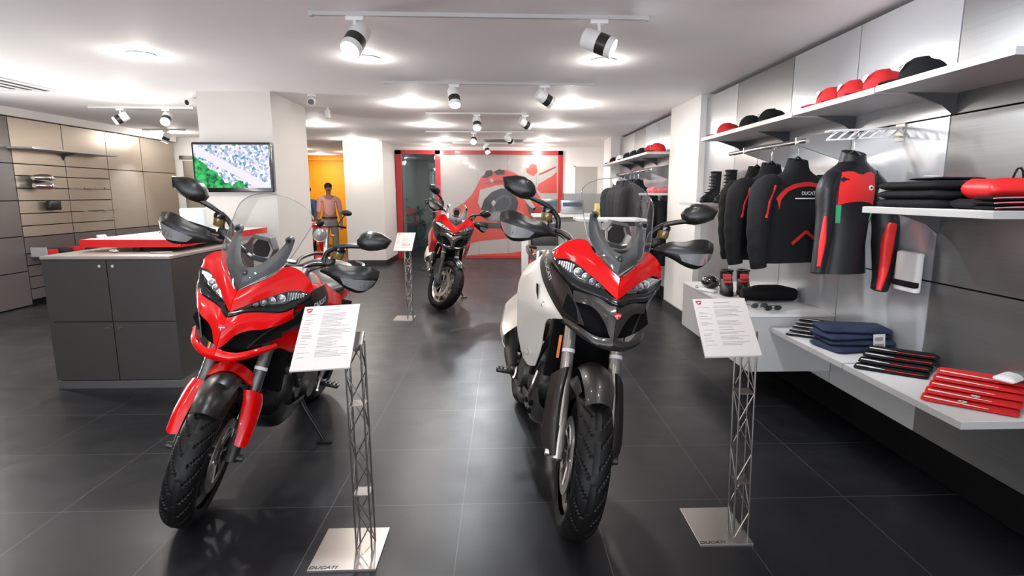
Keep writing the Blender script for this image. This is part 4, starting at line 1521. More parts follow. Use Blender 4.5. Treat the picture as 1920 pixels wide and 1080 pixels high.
    inn = [(0, 1.122), (.022, 1.128), (.045, 1.148), (.074, 1.190), (.090, 1.225), (.099, 1.258)]
    md = [((a[0] + b[0]) / 2, (a[1] + b[1]) / 2) for a, b in zip(ou, inn)]
    q.shell([[(a, noseY(c) + .012 + .25 * a + e, c) for a, c in L_] for L_, e in ((ou, .010), (md, -.004), (inn, .006))], 18, 6, .006, mirror=True)
    for sx in (-1, 1):
        q.cyl((sx * .113, .262, 1.258), (sx * .113, .285, 1.262), .017, .017, 14)
    sb = q.build('screen_bracket', M_grey, parent=t, smooth=40)
    for sx in (-1, 1):
        B_().cyl((sx * .113, .255, 1.256), (sx * .113, .264, 1.258), .009, .009, 12).build('bracket_bolt', M_gblack, parent=sb)
    q = B_()
    q.lathe([(0, -.004), (.008, -.003), (.012, .002), (.012, .01)], (0, .128, 1.102), 'y', 16)
    q.build('screen_bolt', M_gblack, parent=sb)
    # instrument pod
    q = B_()
    pod = [(-.034, 1.253), (.034, 1.253), (.060, 1.205), (.050, 1.150), (.030, 1.138), (-.030, 1.138), (-.050, 1.150), (-.060, 1.205)]
    q.loft([[Vector((a, y, 1.195 + (c - 1.195) * k)) for a, c in pod] for k, y in ((.66, .262), (.74, .238), (1, .246), (1, .31))], cap=False)
    q.build('instrument_pod', M_grey, parent=t, smooth=0, bevel=.002)
    q = B_()
    q.prism([(a * .64, .266, 1.195 + (c - 1.195) * .64) for a, c in pod], (0, .004, 0))
    q.build('instrument_recess', M_gap, parent=t, smooth=0)

    # ---- body behind
    q = B_()
    rows = []
    for y, hw_, z0, z1 in ((.44, .10, .86, 1.04), (.50, .17, .84, 1.075), (.62, .20, .82, 1.085), (.78, .19, .80, 1.06), (.92, .13, .80, .98), (1.0, .10, .80, .90)):
        ring = []
        for k in range(16):
            a = 2 * PI * k / 16
            ring.append(Vector((hw_ * math.cos(a) * (1 - .25 * max(0, math.sin(a))), y, (z0 + z1) / 2 + (z1 - z0) / 2 * math.sin(a))))
        rows.append(ring)
    q.loft(rows)
    q.build('fuel_tank', cfg['tank'], parent=t, smooth=60)
    q = B_()
    q.lathe([(0, .0), (.03, 0), (.034, -.006), (.034, -.02)], (0, .66, 1.092), 'z', 20)
    q.build('fuel_cap', M_gblack, parent=t)
    q = B_()
    rows = []
    for y, hw_, z0, z1 in ((.93, .10, .84, .93), (1.02, .14, .83, .915), (1.18, .17, .84, .92), (1.28, .16, .86, .95), (1.34, .15, .88, .985), (1.50, .13, .90, .995), (1.62, .10, .92, .98)):
        rows.append([Vector((hw_ * math.copysign(abs(math.cos(2 * PI * k / 16)) ** .6, math.cos(2 * PI * k / 16)), y, (z0 + z1) / 2 + (z1 - z0) / 2 * math.copysign(abs(math.sin(2 * PI * k / 16)) ** .7, math.sin(2 * PI * k / 16)))) for k in range(16)])
    q.loft(rows)
    q.build('seat', M_matte, parent=t, smooth=60)
    for sx in (-1, 1):
        q = B_()
        q.shell([[(sx * .13, 1.15, .84), (sx * .17, 1.35, .89), (sx * .13, 1.62, .94), (sx * .04, 1.76, .95)],
                 [(sx * .13, 1.15, .78), (sx * .16, 1.35, .82), (sx * .12, 1.62, .88), (sx * .04, 1.74, .91)]], 14, 4, .006)
        q.build('tail_panel', M_red, parent=t, smooth=50, label='red tail panel')
    for sx in (-1, 1):
        q = B_()
        q.tube([(sx * .15, 1.25, .92), (sx * .19, 1.40, .965), (sx * .17, 1.62, .985), (sx * .10, 1.72, .98)], .012, 8, smooth=16)
        q.build('grab_rail', M_matte, parent=t)
    q = B_()
    for sx in (-1, 1):
        q.tube([(sx * .04, .42, .98), (sx * .13, .62, .78), (sx * .16, .95, .60), (sx * .14, 1.12, .42)], .016, 8, smooth=18)
        q.tube([(sx * .04, .40, .88), (sx * .15, .50, .62), (sx * .17, .62, .45)], .014, 8, smooth=14)
        q.tube([(sx * .14, .95, .66), (sx * .13, 1.3, .84), (sx * .09, 1.6, .90)], .013, 8)
        q.tube([(sx * .17, .62, .62), (sx * .16, .95, .60)], .013, 8)
    q.build('frame', cfg['frame'], parent=t)
    q = B_()
    q.rbox((0, .78, .40), (.30, .46, .26), .05)
    q.tube([(0, .66, .46), (0, .40, .52)], [.095, .085], 16)
    q.tube([(0, .78, .52), (0, .74, .80)], [.10, .09], 16)
    for sx in (-1, 1):
        q.cyl((sx * .10, .84, .40), (sx * .185, .84, .40), .10, .085, 20)
        q.cyl((sx * .10, .66, .42), (sx * .165, .66, .42), .06, .05, 16)
    for k in range(5):
        q.cyl((0, .62 - k * .04, .47 + .012 * k), (0, .612 - k * .04, .47 + .012 * k), .105, .105, 16)
    q.build('engine', M_eng, parent=t)
    q = B_()
    q.bb(-.17, .17, .335, .365, .52, .80)
    q.build('radiator', M_gap, parent=t, smooth=0)
    # skid plate
    q = B_()
    q.shell([[(-.17, .42, .44), (-.18, .52, .38), (-.17, .80, .34)], [(-.13, .40, .36), (-.14, .52, .26), (-.13, .84, .235)],
             [(0, .38, .34), (0, .52, .235), (0, .84, .215)],
             [(.13, .40, .36), (.14, .52, .26), (.13, .84, .235)], [(.17, .42, .44), (.18, .52, .38), (.17, .80, .34)]], 12, 18, .005)
    sk = q.build('skid_plate', mat('skid_plate_grey', (.11, .105, .10), .35, .7) if cfg['enduro'] else M_matte, parent=t, smooth=50)
    if cfg['enduro']:
        for k, (a, b, c) in enumerate(((-.166, .47, .36), (-.170, .56, .345), (-.160, .50, .315), (-.150, .60, .29), (.166, .47, .36), (.170, .56, .345))):
            q = B_()
            q.cyl((a * .97, b, c), (a * 1.07, b - .012, c - .004), .012, .012, 12)
            q.build('drain_hole', M_gap, parent=sk)
        for sx in (-1, 1):
            q = B_()
            q.tube([(sx * .17, .47, .50), (sx * .185, .46, .44), (sx * .185, .50, .38), (sx * .15, .56, .32)], .008, 8, smooth=14)
            q.build('crash_bar', M_steel, parent=t, label='bright steel crash bar')
    # swingarm, shock, exhaust
    q = MB()
    q.tube([(-.11, 1.02, .42), (-.13, 1.25, .38), (-.125, 1.53, .315)], [.035, .032, .03], 10, smooth=12)
    q.tube([(.11, 1.02, .42), (.13, 1.25, .38), (.125, 1.53, .315)], [.035, .032, .03], 10, smooth=12)
    q.cyl((-.13, 1.53, .315), (.13, 1.53, .315), .018)
    q.build('swingarm', M_eng, parent=t)
    q = B_()
    q.tube([(-.10, .60, .44), (-.15, .75, .28), (-.17, 1.0, .30), (-.20, 1.12, .34)], .024, 12, smooth=20)
    q.tube([(-.19, 1.10, .33), (-.200, 1.2, .38), (-.205, 1.38, .48), (-.21, 1.46, .53)], [.03, .042, .042, .034], 18, smooth=18)
    ex = q.build('exhaust', M_eng, parent=t)
    q = B_()
    q.shell([[(-.185, 1.22, .55), (-.200, 1.34, .62), (-.19, 1.46, .70)], [(-.268, 1.24, .46), (-.280, 1.34, .51), (-.262, 1.48, .60)], [(-.245, 1.22, .41), (-.262, 1.34, .46), (-.25, 1.49, .55)]], 10, 6, .004)
    q.build('heat_shield', M_rimsilver, parent=ex, label='silver heat shield')
    for sx in (-1, 1):
        q = B_()
        q.tube([(sx * .15, 1.02, .36), (sx * .20, 1.02, .34)], .016, 8)
        q.rbox((sx * .245, 1.02, .335), (.10, .045, .022), .006)
        for k in range(4):
            q.bb(sx * (.205 + k * .024), sx * (.215 + k * .024), 1.0, 1.04, .344, .356)
        q.build('footpeg', M_matte, parent=t)
        q = B_()
        q.prism([(sx * .165, .95, .46), (sx * .165, 1.08, .44), (sx * .165, 1.18, .58), (sx * .165, 1.10, .60), (sx * .165, 1.0, .38), (sx * .165, .95, .36)], (sx * .008, 0, 0))
        q.tube([(sx * .18, 1.02, .36), (sx * .20, .92, .33), (sx * .215, .86, .35)], .007, 6)
        q.build('heel_plate', M_steel, parent=t)
    tl_ = math.tan(lean)
    xk = .335
    q = MB()
    q.tube([(.15, .80, .30), (.18, .80, .255), (xk - .02, .80, (xk - .02) * tl_ + .02)], [.016, .013, .011], 10)
    q.prism([(xk - .045, .77, (xk - .045) * tl_ + .003), (xk + .04, .77, (xk + .04) * tl_ + .003), (xk + .04, .82, (xk + .04) * tl_ + .003), (xk - .045, .82, (xk - .045) * tl_ + .003)], (-.002, 0, .010))
    q.build('side_stand', M_matte if not cfg['axle_silver'] else M_eng, parent=t)
    q = MB()
    q.tube([(0, 1.62, .90), (0, 1.78, .80), (0, 1.86, .62)], [.03, .02, .015], 8, smooth=10)
    q.bb(-.09, .09, 1.86, 1.868, .50, .66)
    q.build('plate_holder', M_matte, parent=t)
    return t


base = dict(rw=.31, dz=0, steer=0, spoked=False, silver_rim=False, axle_silver=False, cover_red=False, fender=M_matte, guard=M_matte,
            low=M_red, chin=M_red, cowl=M_matte, side=M_red, tank=M_red, frame=M_matte, enduro=False, wide_cowl=False, letter=.031, screen=1, arm_bronze=False)
motorcycle('adventure_motorcycle', (-1.368, 2.292, 0), R(.06), R(13.97), 'red adventure motorcycle with clear tall windscreen and red front fender, left foreground',
           dict(base, steer=R(9), cover_red=True, wide_cowl=True))
motorcycle('adventure_motorcycle', (.262, 2.143, 0), R(5.02), R(11.54), 'silver and red adventure motorcycle with black fork covers standing at the centre right',
           dict(base, rw=.325, dz=.059, steer=R(-7), spoked=True, silver_rim=False, axle_silver=True, fender=M_graph, guard=M_matte, low=M_graph, chin=M_graph,
                cowl=M_graph, side=M_silver, enduro=True, arm_bronze=False, tank=M_red))
motorcycle('adventure_motorcycle', (-.77, 6.80, 0), R(8), R(11.0), 'red and black adventure motorcycle parked far down the aisle by the red wall print',
           dict(base, steer=R(32), low=M_graph, chin=M_gblack, cowl=M_graph, silver_rim=True, letter=0, screen=.8))


# ---- naked motorcycle half hidden behind the pillar
def naked_bike(loc, heading, lean, label):
    t = empty('naked_motorcycle', loc, label, 'motorcycle', rot=(0, lean, heading))
    wheel(t, 'front_wheel', 0, .31, .06, None, False, False, (-1, 1))
    wheel(t, 'rear_wheel', 1.45, .315, .085, None, False, False, (-1,), .13)
    for sx in (-1, 1):
        MB().tube([(sx * .10, 0, .31), (sx * .10, .32, .92)], [.028, .026], 14).build('fork_leg', M_rimsilver, parent=t)
        m_ = MB().sph((sx * .36, .36, 1.20), (.075, .018, .042), 14, 10).build('mirror', M_matte, parent=t)
        MB().tube([(sx * .34, .37, 1.17), (sx * .27, .38, 1.04), (sx * .25, .38, 1.0)], .007, 8).build('mirror_arm', M_matte, parent=m_)
        MB().tube([(sx * .27, .40, 1.0), (sx * .38, .43, .99)], .017, 12).build('grip', M_rubber, parent=t)
        MB().sph((sx * .17, .18, .86), (.03, .035, .02)).tube([(sx * .10, .22, .86), (sx * .15, .20, .86)], .008, 6).build('indicator', M_amber, parent=t)
    MB().tube([(-.27, .40, 1.0), (-.12, .36, .97), (0, .35, .965), (.12, .36, .97), (.27, .40, 1.0)], .011, 10, smooth=22).build('handlebar', M_matte, parent=t)
    hd = MB().lathe([(0, .13), (.06, .12), (.092, .06), (.098, .0), (.090, -.008)], (0, .10, .86), 'y', 32).build('headlight', M_gblack, parent=t)
    MB().lathe([(.090, -.008), (.101, -.014), (.103, .006), (.098, .01)], (0, .10, .86), 'y', 32, True).build('headlight_ring', M_chrome, parent=hd)
    MB().lathe([(0, -.018), (.05, -.014), (.092, -.002), (.092, .004), (0, .004)], (0, .10, .86), 'y', 32).build('headlight_glass', M_lens, parent=hd)
    MB().sph((0, .24, 1.02), (.055, .03, .055), 18, 10).build('speedometer', M_matte, parent=t)
    rows = []
    for y, hw_, z0, z1 in ((.36, .06, .84, .93), (.44, .13, .80, 1.0), (.56, .16, .78, 1.02), (.70, .15, .78, .98), (.84, .09, .78, .88)):
        rows.append([Vector((hw_ * math.cos(2 * PI * k / 16), y, (z0 + z1) / 2 + (z1 - z0) / 2 * math.sin(2 * PI * k / 16))) for k in range(16)])
    MB().loft(rows).build('fuel_tank', M_red, parent=t, smooth=60)
    rows = []
    for y, hw_, z0, z1 in ((.82, .09, .76, .84), (1.0, .13, .76, .83), (1.2, .12, .80, .87), (1.42, .08, .86, .91)):
        rows.append([Vector((hw_ * math.cos(2 * PI * k / 14), y, (z0 + z1) / 2 + (z1 - z0) / 2 * math.sin(2 * PI * k / 14))) for k in range(14)])
    MB().loft(rows).build('seat', M_matte, parent=t, smooth=60)
    q = MB()
    for sx in (-1, 1):
        q.tube([(sx * .03, .34, .86), (sx * .14, .60, .62), (sx * .13, .95, .42)], .016, 8)
        q.tube([(sx * .03, .36, .76), (sx * .15, .48, .50)], .014, 8)
        q.tube([(sx * .14, .60, .74), (sx * .14, .60, .62), (sx * .10, 1.25, .80)], .013, 8)
    q.build('frame', M_red, parent=t)
    q = MB().rbox((0, .72, .42), (.30, .42, .26), .05).tube([(0, .62, .46), (0, .38, .50)], [.09, .08], 14)
    q.tube([(-.13, 1.0, .40), (-.13, 1.45, .315)], .03, 8).tube([(.13, 1.0, .40), (.13, 1.45, .315)], .03, 8)
    q.build('engine', M_eng, parent=t)
    rows = []
    for s_ in (-1, -.5, 0, .5, 1):
        rows.append([(s_ * .065, -(.345 - .03 * s_ * s_) * math.sin(R(a)), .31 + (.345 - .03 * s_ * s_) * math.cos(R(a))) for a in (-50, -25, 0, 25, 45)])
    MB().shell(rows, 14, 8, .003).build('front_fender', M_red, parent=t, smooth=60)
    q = MB()
    q.tube([(.14, .75, .30), (.30, .75, .30 * math.tan(lean) + .006)], .012, 8)
    q.build('side_stand', M_matte, parent=t)
    return t


naked_bike((-2.60, 7.72, 0), R(24), R(9), 'red naked motorcycle with round headlight half hidden behind the television pillar')
# ================================================================ CLOTHING AND GOODS
C_blk = mat('black_textile', (.0065, .0065, .0075), .85, spec=.25, bump=(60, .25))
C_blk2 = mat('dark_navy_textile', (.008, .009, .013), .8, spec=.25, bump=(60, .25))
C_red = mat('red_textile', (.50, .008, .010), .75, bump=(60, .15))
C_brred = mat('bright_red_leather', (.72, .02, .02), .4)
C_wht = mat('white_textile', (.72, .72, .72), .7)
C_den = mat('dark_denim', (.010, .019, .052), .85, noise=(30, .5, (1, 1, 1)), bump=(120, .3))
C_leath = mat('black_leather', (.008, .008, .010), .45, spec=.35, bump=(30, .2))
C_grn = mat('green_trim', (.02, .30, .12), .6)


def prof(z, table):
    for (a, p), (b, q) in zip(table, table[1:]):
        if a >= z >= b:
            k = (a - z) / (a - b)
            return [p[i] + (q[i] - p[i]) * k for i in range(len(p))]
    return list(table[-1][1] if z < table[-1][0] else table[0][1])


JT = [(.0, (.060, .045, .012)), (-.05, (.072, .052, .008)), (-.075, (.11, .060, .004)), (-.11, (.185, .075, 0)), (-.16, (.225, .088, 0)),
      (-.30, (.225, .100, 0)), (-.45, (.215, .095, 0)), (-.62, (.232, .100, 0))]


def hanger(t, z=0.0):
    q = MB()
    q.tube([(0, 0, .11), (.018, 0, .125), (.020, 0, .105), (0, 0, .085), (0, 0, .03)], .003, 6, smooth=16)
    q.tube([(-.05, 0, .0), (0, 0, .03), (.05, 0, .0)], .006, 6)
    q.build('hanger_hook', M_chrome, parent=t)


def jacket(loc, rz, label, s=1.0, W=1.0, detail=2, group=None, body_mat=None):
    t = empty('textile_jacket', loc, label, 'jacket', group, rot=(0, 0, rz))
    bm_ = body_mat or C_blk
    hanger(t)
    rings = []
    zz = [-.035, -.05, -.075, -.11, -.16, -.22, -.30, -.38, -.46, -.54, -.62]
    for z in zz:
        hw, hd, _ = prof(z, JT)
        ring = []
        for k in range(28):
            a = 2 * PI * k / 28
            rr_ = 1 + .035 * math.sin(5 * a + z * 17) * (1 if z < -.15 else 0)
            ca, sa = math.cos(a), math.sin(a)
            ring.append(Vector((W * hw * math.copysign(abs(ca) ** .8, ca) * rr_, hd * math.copysign(abs(sa) ** .9, sa) * rr_, z)))
        rings.append(ring)
    q = MB()
    q.loft(rings)
    q.build('jacket_body', bm_, parent=t, smooth=70)
    for sx in (-1, 1):
        q = MB()
        q.tube([(sx * W * .16, 0, -.135), (sx * W * .225, .0, -.165), (sx * W * .265, -.02, -.27), (sx * W * .295, -.045, -.42), (sx * W * .305, -.07, -.58), (sx * W * .300, -.078, -.64)],
               [.062, .080, .072, .066, .056, .046], 14, smooth=26)
        for i_, p_ in enumerate(q.v):
            q.v[i_] = p_ + Vector((.003 * math.sin(p_.z * 60 + p_.y * 40), .003 * math.sin(p_.z * 48 + p_.x * 60), 0))
        q.build('sleeve', bm_, parent=t, smooth=70)
    q = MB()
    q.loft([[Vector((a * math.cos(2 * PI * k / 20), b * math.sin(2 * PI * k / 20), z + .012 * math.sin(2 * PI * k / 20))) for k in range(20)] for a, b, z in ((.098, .066, -.075), (.078, .056, -.03), (.066, .050, .012), (.058, .043, .010), (.060, .042, -.05))], cap=False)
    q.build('collar', bm_, parent=t, smooth=60)

    def surf(x, z, off=.004):
        hw, hd, _ = prof(z, JT)
        hw *= W
        k = max(0, 1 - abs(x / hw) ** 2.2)
        return Vector((x, -hd * k ** .5 * 1.035 - off, z))

    def strip(path, w_, th=.003):
        n_ = 16
        pts = linear([(x, 0, z) for x, z in path], n_)
        a_, b_ = [], []
        for i, p in enumerate(pts):
            d = (pts[min(i + 1, n_ - 1)] - pts[max(i - 1, 0)]).normalized()
            nx, nz = -d.z, d.x
            a_.append(surf(p.x + nx * w_ / 2, p.z + nz * w_ / 2))
            b_.append(surf(p.x - nx * w_ / 2, p.z - nz * w_ / 2))
        q.shell([a_, b_], n_, 3, th, lin=True)
    if detail:
        q = MB()
        strip([(-.19 * W, -.30), (-.18 * W, -.23), (-.15 * W, -.18), (-.09 * W, -.150), (0, -.138), (.09 * W, -.150), (.15 * W, -.18), (.18 * W, -.23)], .026)
        q.build('red_yoke', C_red, parent=t, label='red band across the shoulders')
        if detail > 1:
            q = MB()
            strip([(-.09 * W, -.50), (0, -.425), (.09 * W, -.485)], .020)
            q.build('red_chevron', C_red, parent=t, label='red chevron low on the back')
        for sx in (-1, 1):
            q = MB()
            q.tube([(sx * W * .215, -.070, -.15), (sx * W * .262, -.085, -.24), (sx * W * .29, -.098, -.34)], .009, 6, smooth=12)
            q.build('sleeve_stripe', C_red, parent=t, label='red sleeve stripe')
        q = MB()
        strip([(-.09 * W, -.225), (.09 * W, -.225)], .007)
        q.build('white_line', C_wht, parent=t)
    if detail > 1:
        tx = text_mesh('DUCATI', .030, .0006, .0, 1.1)
        place(tx, surf(0, -.195, .010), (1, 0, 0), (0, 0, 1)).build('lettering', M_gtext, parent=t, smooth=0, label='grey maker name lettering')
    t.scale = (s, s, s)
    return t


JG = 'black jackets on the near clothes rail'
jacket((1.79, 3.44, 1.60), .34, 'nearest black jacket with full red yoke and chevron on the clothes rail', .98, 1.10, group=JG)
jacket((1.76, 3.72, 1.59), .34, 'middle black jacket of the three on the near rail, half covered by the front one', .98, 1.08, group=JG)
jacket((1.79, 4.0, 1.58), .34, 'rearmost black jacket of the three on the near rail, beside the tall boots', .96, .94, group=JG, detail=1)
FG = 'dark jackets on the far rail'
for k, y in enumerate((7.72, 7.97, 8.22, 8.6, 8.85, 9.1)):
    jacket((1.83, y, 1.585), .25 + .05 * (k % 2), ['dark jacket nearest the pillar on the far rail', 'second dark jacket from the pillar on the far rail', 'third dark jacket from the pillar on the far rail',
           'dark jacket just past the gap on the far rail', 'last but one dark jacket on the far rail', 'last dark jacket on the far rail seen through the windscreen'][k], .98, .9, 0, FG, [C_blk, C_blk2][k % 2])
# long dark trousers hanging below
for k, (x, y) in enumerate(((1.92, 7.14), (1.92, 7.38))):
    t = empty('riding_trousers', (x, y, 1.24), ['black riding trousers hanging under the short far shelf, nearest the pillar', 'navy riding trousers hanging under the short far shelf, away from the pillar'][k], 'trousers')
    for sx in (-1, 1):
        MB().tube([(sx * .06, 0, .0), (sx * .09, 0, -.3), (sx * .10, 0, -.62), (sx * .10, 0, -.74)], [.085, .085, .07, .065], 14, smooth=18).build('trouser_leg', [C_blk, C_blk2][k], parent=t)
    MB().rbox((0, 0, .03), (.34, .14, .10), .04).build('waistband', C_blk, parent=t)
    MB().tube([(-.12, 0, .08), (0, 0, .145), (.12, 0, .08)], .004, 6).build('hanger_hook', M_chrome, parent=t)

# racing jacket on the truss arm, front towards the camera
t = empty('racing_jacket', (1.83, 2.95, 1.60), 'red and black racing leather jacket with white armour patches on the lattice arm', 'jacket', rot=(0, 0, .22))
t.scale = (.93, .93, .93)
hanger(t)
MB().tube([(0, 0, .11), (0, 0, .15)], .0025, 6).build('hook_loop', mat('pink_plastic', (.75, .25, .30), .4), parent=t)
ST = [(.0, (.060, .045, 0)), (-.04, (.085, .055, 0)), (-.08, (.150, .065, 0)), (-.13, (.180, .072, 0)), (-.25, (.165, .075, 0)), (-.38, (.125, .070, 0)), (-.50, (.118, .068, 0)), (-.66, (.140, .075, 0))]
rings = []
for z in (-.03, -.05, -.08, -.105, -.13, -.19, -.25, -.32, -.38, -.44, -.50, -.58, -.66):
    hw, hd, _ = prof(z, ST)
    rings.append([Vector((hw * math.cos(2 * PI * k / 28), hd * math.copysign(abs(math.sin(2 * PI * k / 28)) ** .8, math.sin(2 * PI * k / 28)), z)) for k in range(28)])
MB().loft(rings).build('jacket_body', C_leath, parent=t, smooth=70)


def ssurf(x, z, off=.004):
    hw, hd, _ = prof(z, ST)
    return Vector((x, -hd * max(0.04, 1 - (x / hw) ** 2) ** .4 - off, z))


def spatch(name, rows, m, lb=None, th=.004):
    q = MB()
    q.shell([[ssurf(x, z) for x, z in r_w] for r_w in rows], 12, 8, th)
    return q.build(name, m, parent=t, smooth=60, label=lb)


spatch('chest_panel', [[(-.115, -.09), (-.130, -.18), (-.128, -.27)], [(-.06, -.085), (-.065, -.18), (-.065, -.255)], [(.0, -.105), (.0, -.18), (.0, -.25)], [(.055, -.085), (.065, -.18), (.060, -.255)], [(.095, -.10), (.105, -.19), (.10, -.27)]], C_brred, 'bright red chest panel')
spatch('waist_trim', [[(-.135, -.27), (-.118, -.37)], [(-.110, -.27), (-.100, -.37)]], C_grn, 'green side trim')
spatch('waist_trim', [[(.100, -.29), (.095, -.36)], [(.125, -.29), (.113, -.36)]], C_grn, 'green side trim')
pq = ssurf(.068, -.175, .006)
MB().lathe([(0, -.002), (.014, -.002), (.015, .002), (0, .002)], tuple(pq), 'y', 18).build('round_patch', C_wht, parent=t, label='small white round patch')
MB().lathe([(0, -.0035), (.006, -.0035), (.006, .0), (0, .0)], tuple(pq), 'y', 12).build('patch_centre', C_blk, parent=t)
q = MB()
q.loft([[Vector((a * math.cos(2 * PI * k / 20), b_ * math.sin(2 * PI * k / 20), z + .02 * math.sin(2 * PI * k / 20))) for k in range(20)] for a, b_, z in ((.095, .062, -.065), (.078, .056, -.02), (.070, .052, .02), (.060, .043, .018), (.060, .042, -.05))], cap=False)
q.build('collar', C_leath, parent=t, smooth=60)
q = MB().tube([(-.115, 0, -.11), (-.170, -.01, -.18), (-.195, -.04, -.33), (-.225, -.07, -.46), (-.262, -.10, -.585), (-.275, -.11, -.64)], [.05, .056, .048, .046, .042, .036], 14, smooth=26)
sl = q.build('sleeve', C_leath, parent=t, smooth=70)
MB().tube([(-.225, -.075, -.33), (-.255, -.105, -.46), (-.290, -.130, -.60)], [.008, .018, .010], 8, smooth=14).build('sleeve_stripe', C_brred, parent=sl, label='red sleeve stripe')
q = MB().tube([(.12, 0, -.11), (.185, -.01, -.19), (.225, -.04, -.36), (.205, -.07, -.50), (.16, -.12, -.66), (.125, -.14, -.74)], [.052, .062, .070, .068, .056, .044], 14, smooth=30)
sl = q.build('sleeve', C_leath, parent=t, smooth=70)
MB().tube([(.215, -.085, -.38), (.175, -.115, -.50), (.125, -.155, -.64), (.095, -.165, -.74)], [.035, .034, .026, .014], 10, smooth=18).build('sleeve_panel', C_brred, parent=sl, label='wide red sleeve panel')
MB().sph((.175, -.060, -.20), (.040, .02, .045), 14, 10).build('shoulder_armour', mat('perforated_beige', (.45, .42, .38), .6, noise=(120, .4, (1, 1, 1))), parent=t, label='pale perforated shoulder patch')
# white racing trousers behind it
t2 = empty('hanging_garment', (2.04, 2.74, 1.02), 'white cloth item with a black band hanging behind the red sleeve', 'garment')
MB().rbox((0, 0, 0), (.04, .16, .20), .015).build('cloth_body', C_wht, parent=t2)
MB().rbox((-.012, 0, -.06), (.03, .165, .03), .008).build('black_band', C_blk, parent=t2)


def cap(loc, rz, m, brim_m, label, group, under=None, s=1.0):
    t = empty('baseball_cap', loc, label, 'cap', group, rot=(0, 0, rz))
    rings = []
    for i in range(9):
        z = .003 + .104 * i / 8
        k = (1 - (i / 8) ** 2.6) ** .5 if i < 8 else .12
        rings.append([Vector((.098 * k * math.cos(2 * PI * j / 24) - .008 * (i / 8), .082 * k * math.sin(2 * PI * j / 24), z + (.014 if math.cos(2 * PI * j / 24) > .2 and 2 < i < 8 else 0))) for j in range(24)])
    MB().loft(rings).build('crown', m, parent=t, smooth=60)
    rows = []
    for j in range(9):
        a = R(-58 + 116 * j / 8)
        rows.append([Vector((.088 * math.cos(a), .078 * math.sin(a), .018)), Vector((.088 * math.cos(a) + .045 * math.cos(a * .6), .080 * math.sin(a), .022 - .010 * abs(math.sin(a)))), Vector((.088 * math.cos(a) + .092 * math.cos(a * .8) ** 2, .080 * math.sin(a) * .95, .008 - .006 * abs(math.sin(a))))])
    MB().shell(rows, 6, 14, .004).build('brim', brim_m, parent=t, smooth=60)
    MB().sph((-.01, 0, .109), .006, 8, 6).build('top_button', brim_m, parent=t)
    sh = shield_mb(.042, .002)
    place(sh, (.092, 0, .072), (0, 1, 0), (-.35, 0, 1)).build('front_emblem', [C_wht, C_wht if m is C_red else C_blk], parent=t, smooth=0, label='white embroidered emblem')
    t.scale = (s, s, s)
    return t


CG = 'caps on the near upper shelves'
ZT = 1.8965
cap((1.90, 2.60, ZT), R(172), C_blk, C_blk, 'black cap with a white emblem outline, alone on the nearest upper shelf', CG, s=1.05)
cap((1.90, 2.86, ZT), R(172), C_red, C_red, 'nearest red cap, right beside the black cap', CG, s=1.05)
cap((1.90, 3.09, ZT), R(172), C_red, C_red, 'middle red cap of the three in a row', CG)
cap((1.90, 3.30, ZT), R(172), C_red, C_red, 'farthest red cap of the three in a row', CG)
cap((1.90, 4.05, ZT - .01), R(172), C_blk, C_blk, 'plain black cap nearest on the second upper shelf', CG)
cap((1.90, 4.38, ZT - .01), R(172), C_blk, C_red, 'black cap with red edging on the second upper shelf', CG)
cap((1.90, 4.84, ZT - .01), R(172), C_red, C_red, 'single red cap at the far end of the second upper shelf', CG)
for k, y in enumerate((6.95, 7.4, 7.85, 8.3, 8.75, 9.3, 9.85)):
    if y < 7.08:
        y = 7.12
    cap((1.92, y, 1.9215), R(172), [C_red, C_red, C_blk, C_blk, C_blk, C_wht, C_blk][k], [C_blk, C_blk, C_blk, C_blk, C_blk, C_red, C_blk][k],
        ['red and black cap nearest the pillar on the far shelf', 'second red and black cap on the far shelf', 'black cap third from the pillar on the far shelf', 'black cap fourth from the pillar on the far shelf',
         'black cap fifth from the pillar on the far shelf', 'pale and red cap last but one on the far shelf', 'black cap at the far end of the far shelf'][k], 'caps on the far shelf')


def boot(loc, rz, label, h=.27, red=False, group=None):
    t = empty('riding_boot', loc, label, 'boot', group, rot=(0, 0, rz))
    q = MB()
    rings = []
    for z, cx_, rx, ry in ((.018, .03, .120, .045), (.045, .03, .120, .047), (.075, .005, .088, .046), (.11, -.035, .055, .045), (h * .6, -.045, .048, .043), (h * .85, -.045, .052, .046), (h, -.045, .052, .046)):
        rings.append([Vector((cx_ + rx * math.cos(2 * PI * k / 20), ry * math.sin(2 * PI * k / 20) * (1 - .15 * math.cos(2 * PI * k / 20)), z)) for k in range(20)])
    q.loft(rings)
    q.build('upper', C_leath, parent=t, smooth=60)
    q = MB()
    q.loft([[Vector((.03 + .126 * math.cos(2 * PI * k / 20), .049 * math.sin(2 * PI * k / 20), z)) for k in range(20)] for z in (0, .02)])
    q.build('sole', M_rubber, parent=t)
    q = MB()
    n_ = 6 if not red else 7
    for k in range(n_):
        z = .09 + (h - .11) * k / n_
        xx = .015 - .022 * min(1, (z - .09) / .06) + .052 * (0 if z < .11 else 0)
        xf_ = .062 if z < .10 else (.022 if z < .13 else .008)
        q.bb(xf_ - .006, xf_ + .006, -.030, .030, z, z + .010)
    q.build('strap', C_brred if red else C_blk, parent=t, smooth=0, bevel=.001, label='red laces' if red else None)
    q = MB()
    q.tube([(-.045 + .052 * math.cos(2 * PI * k / 14), .046 * math.sin(2 * PI * k / 14), h) for k in range(15)], .008, 6, cap=False)
    q.build('cuff', C_leath, parent=t)
    return t


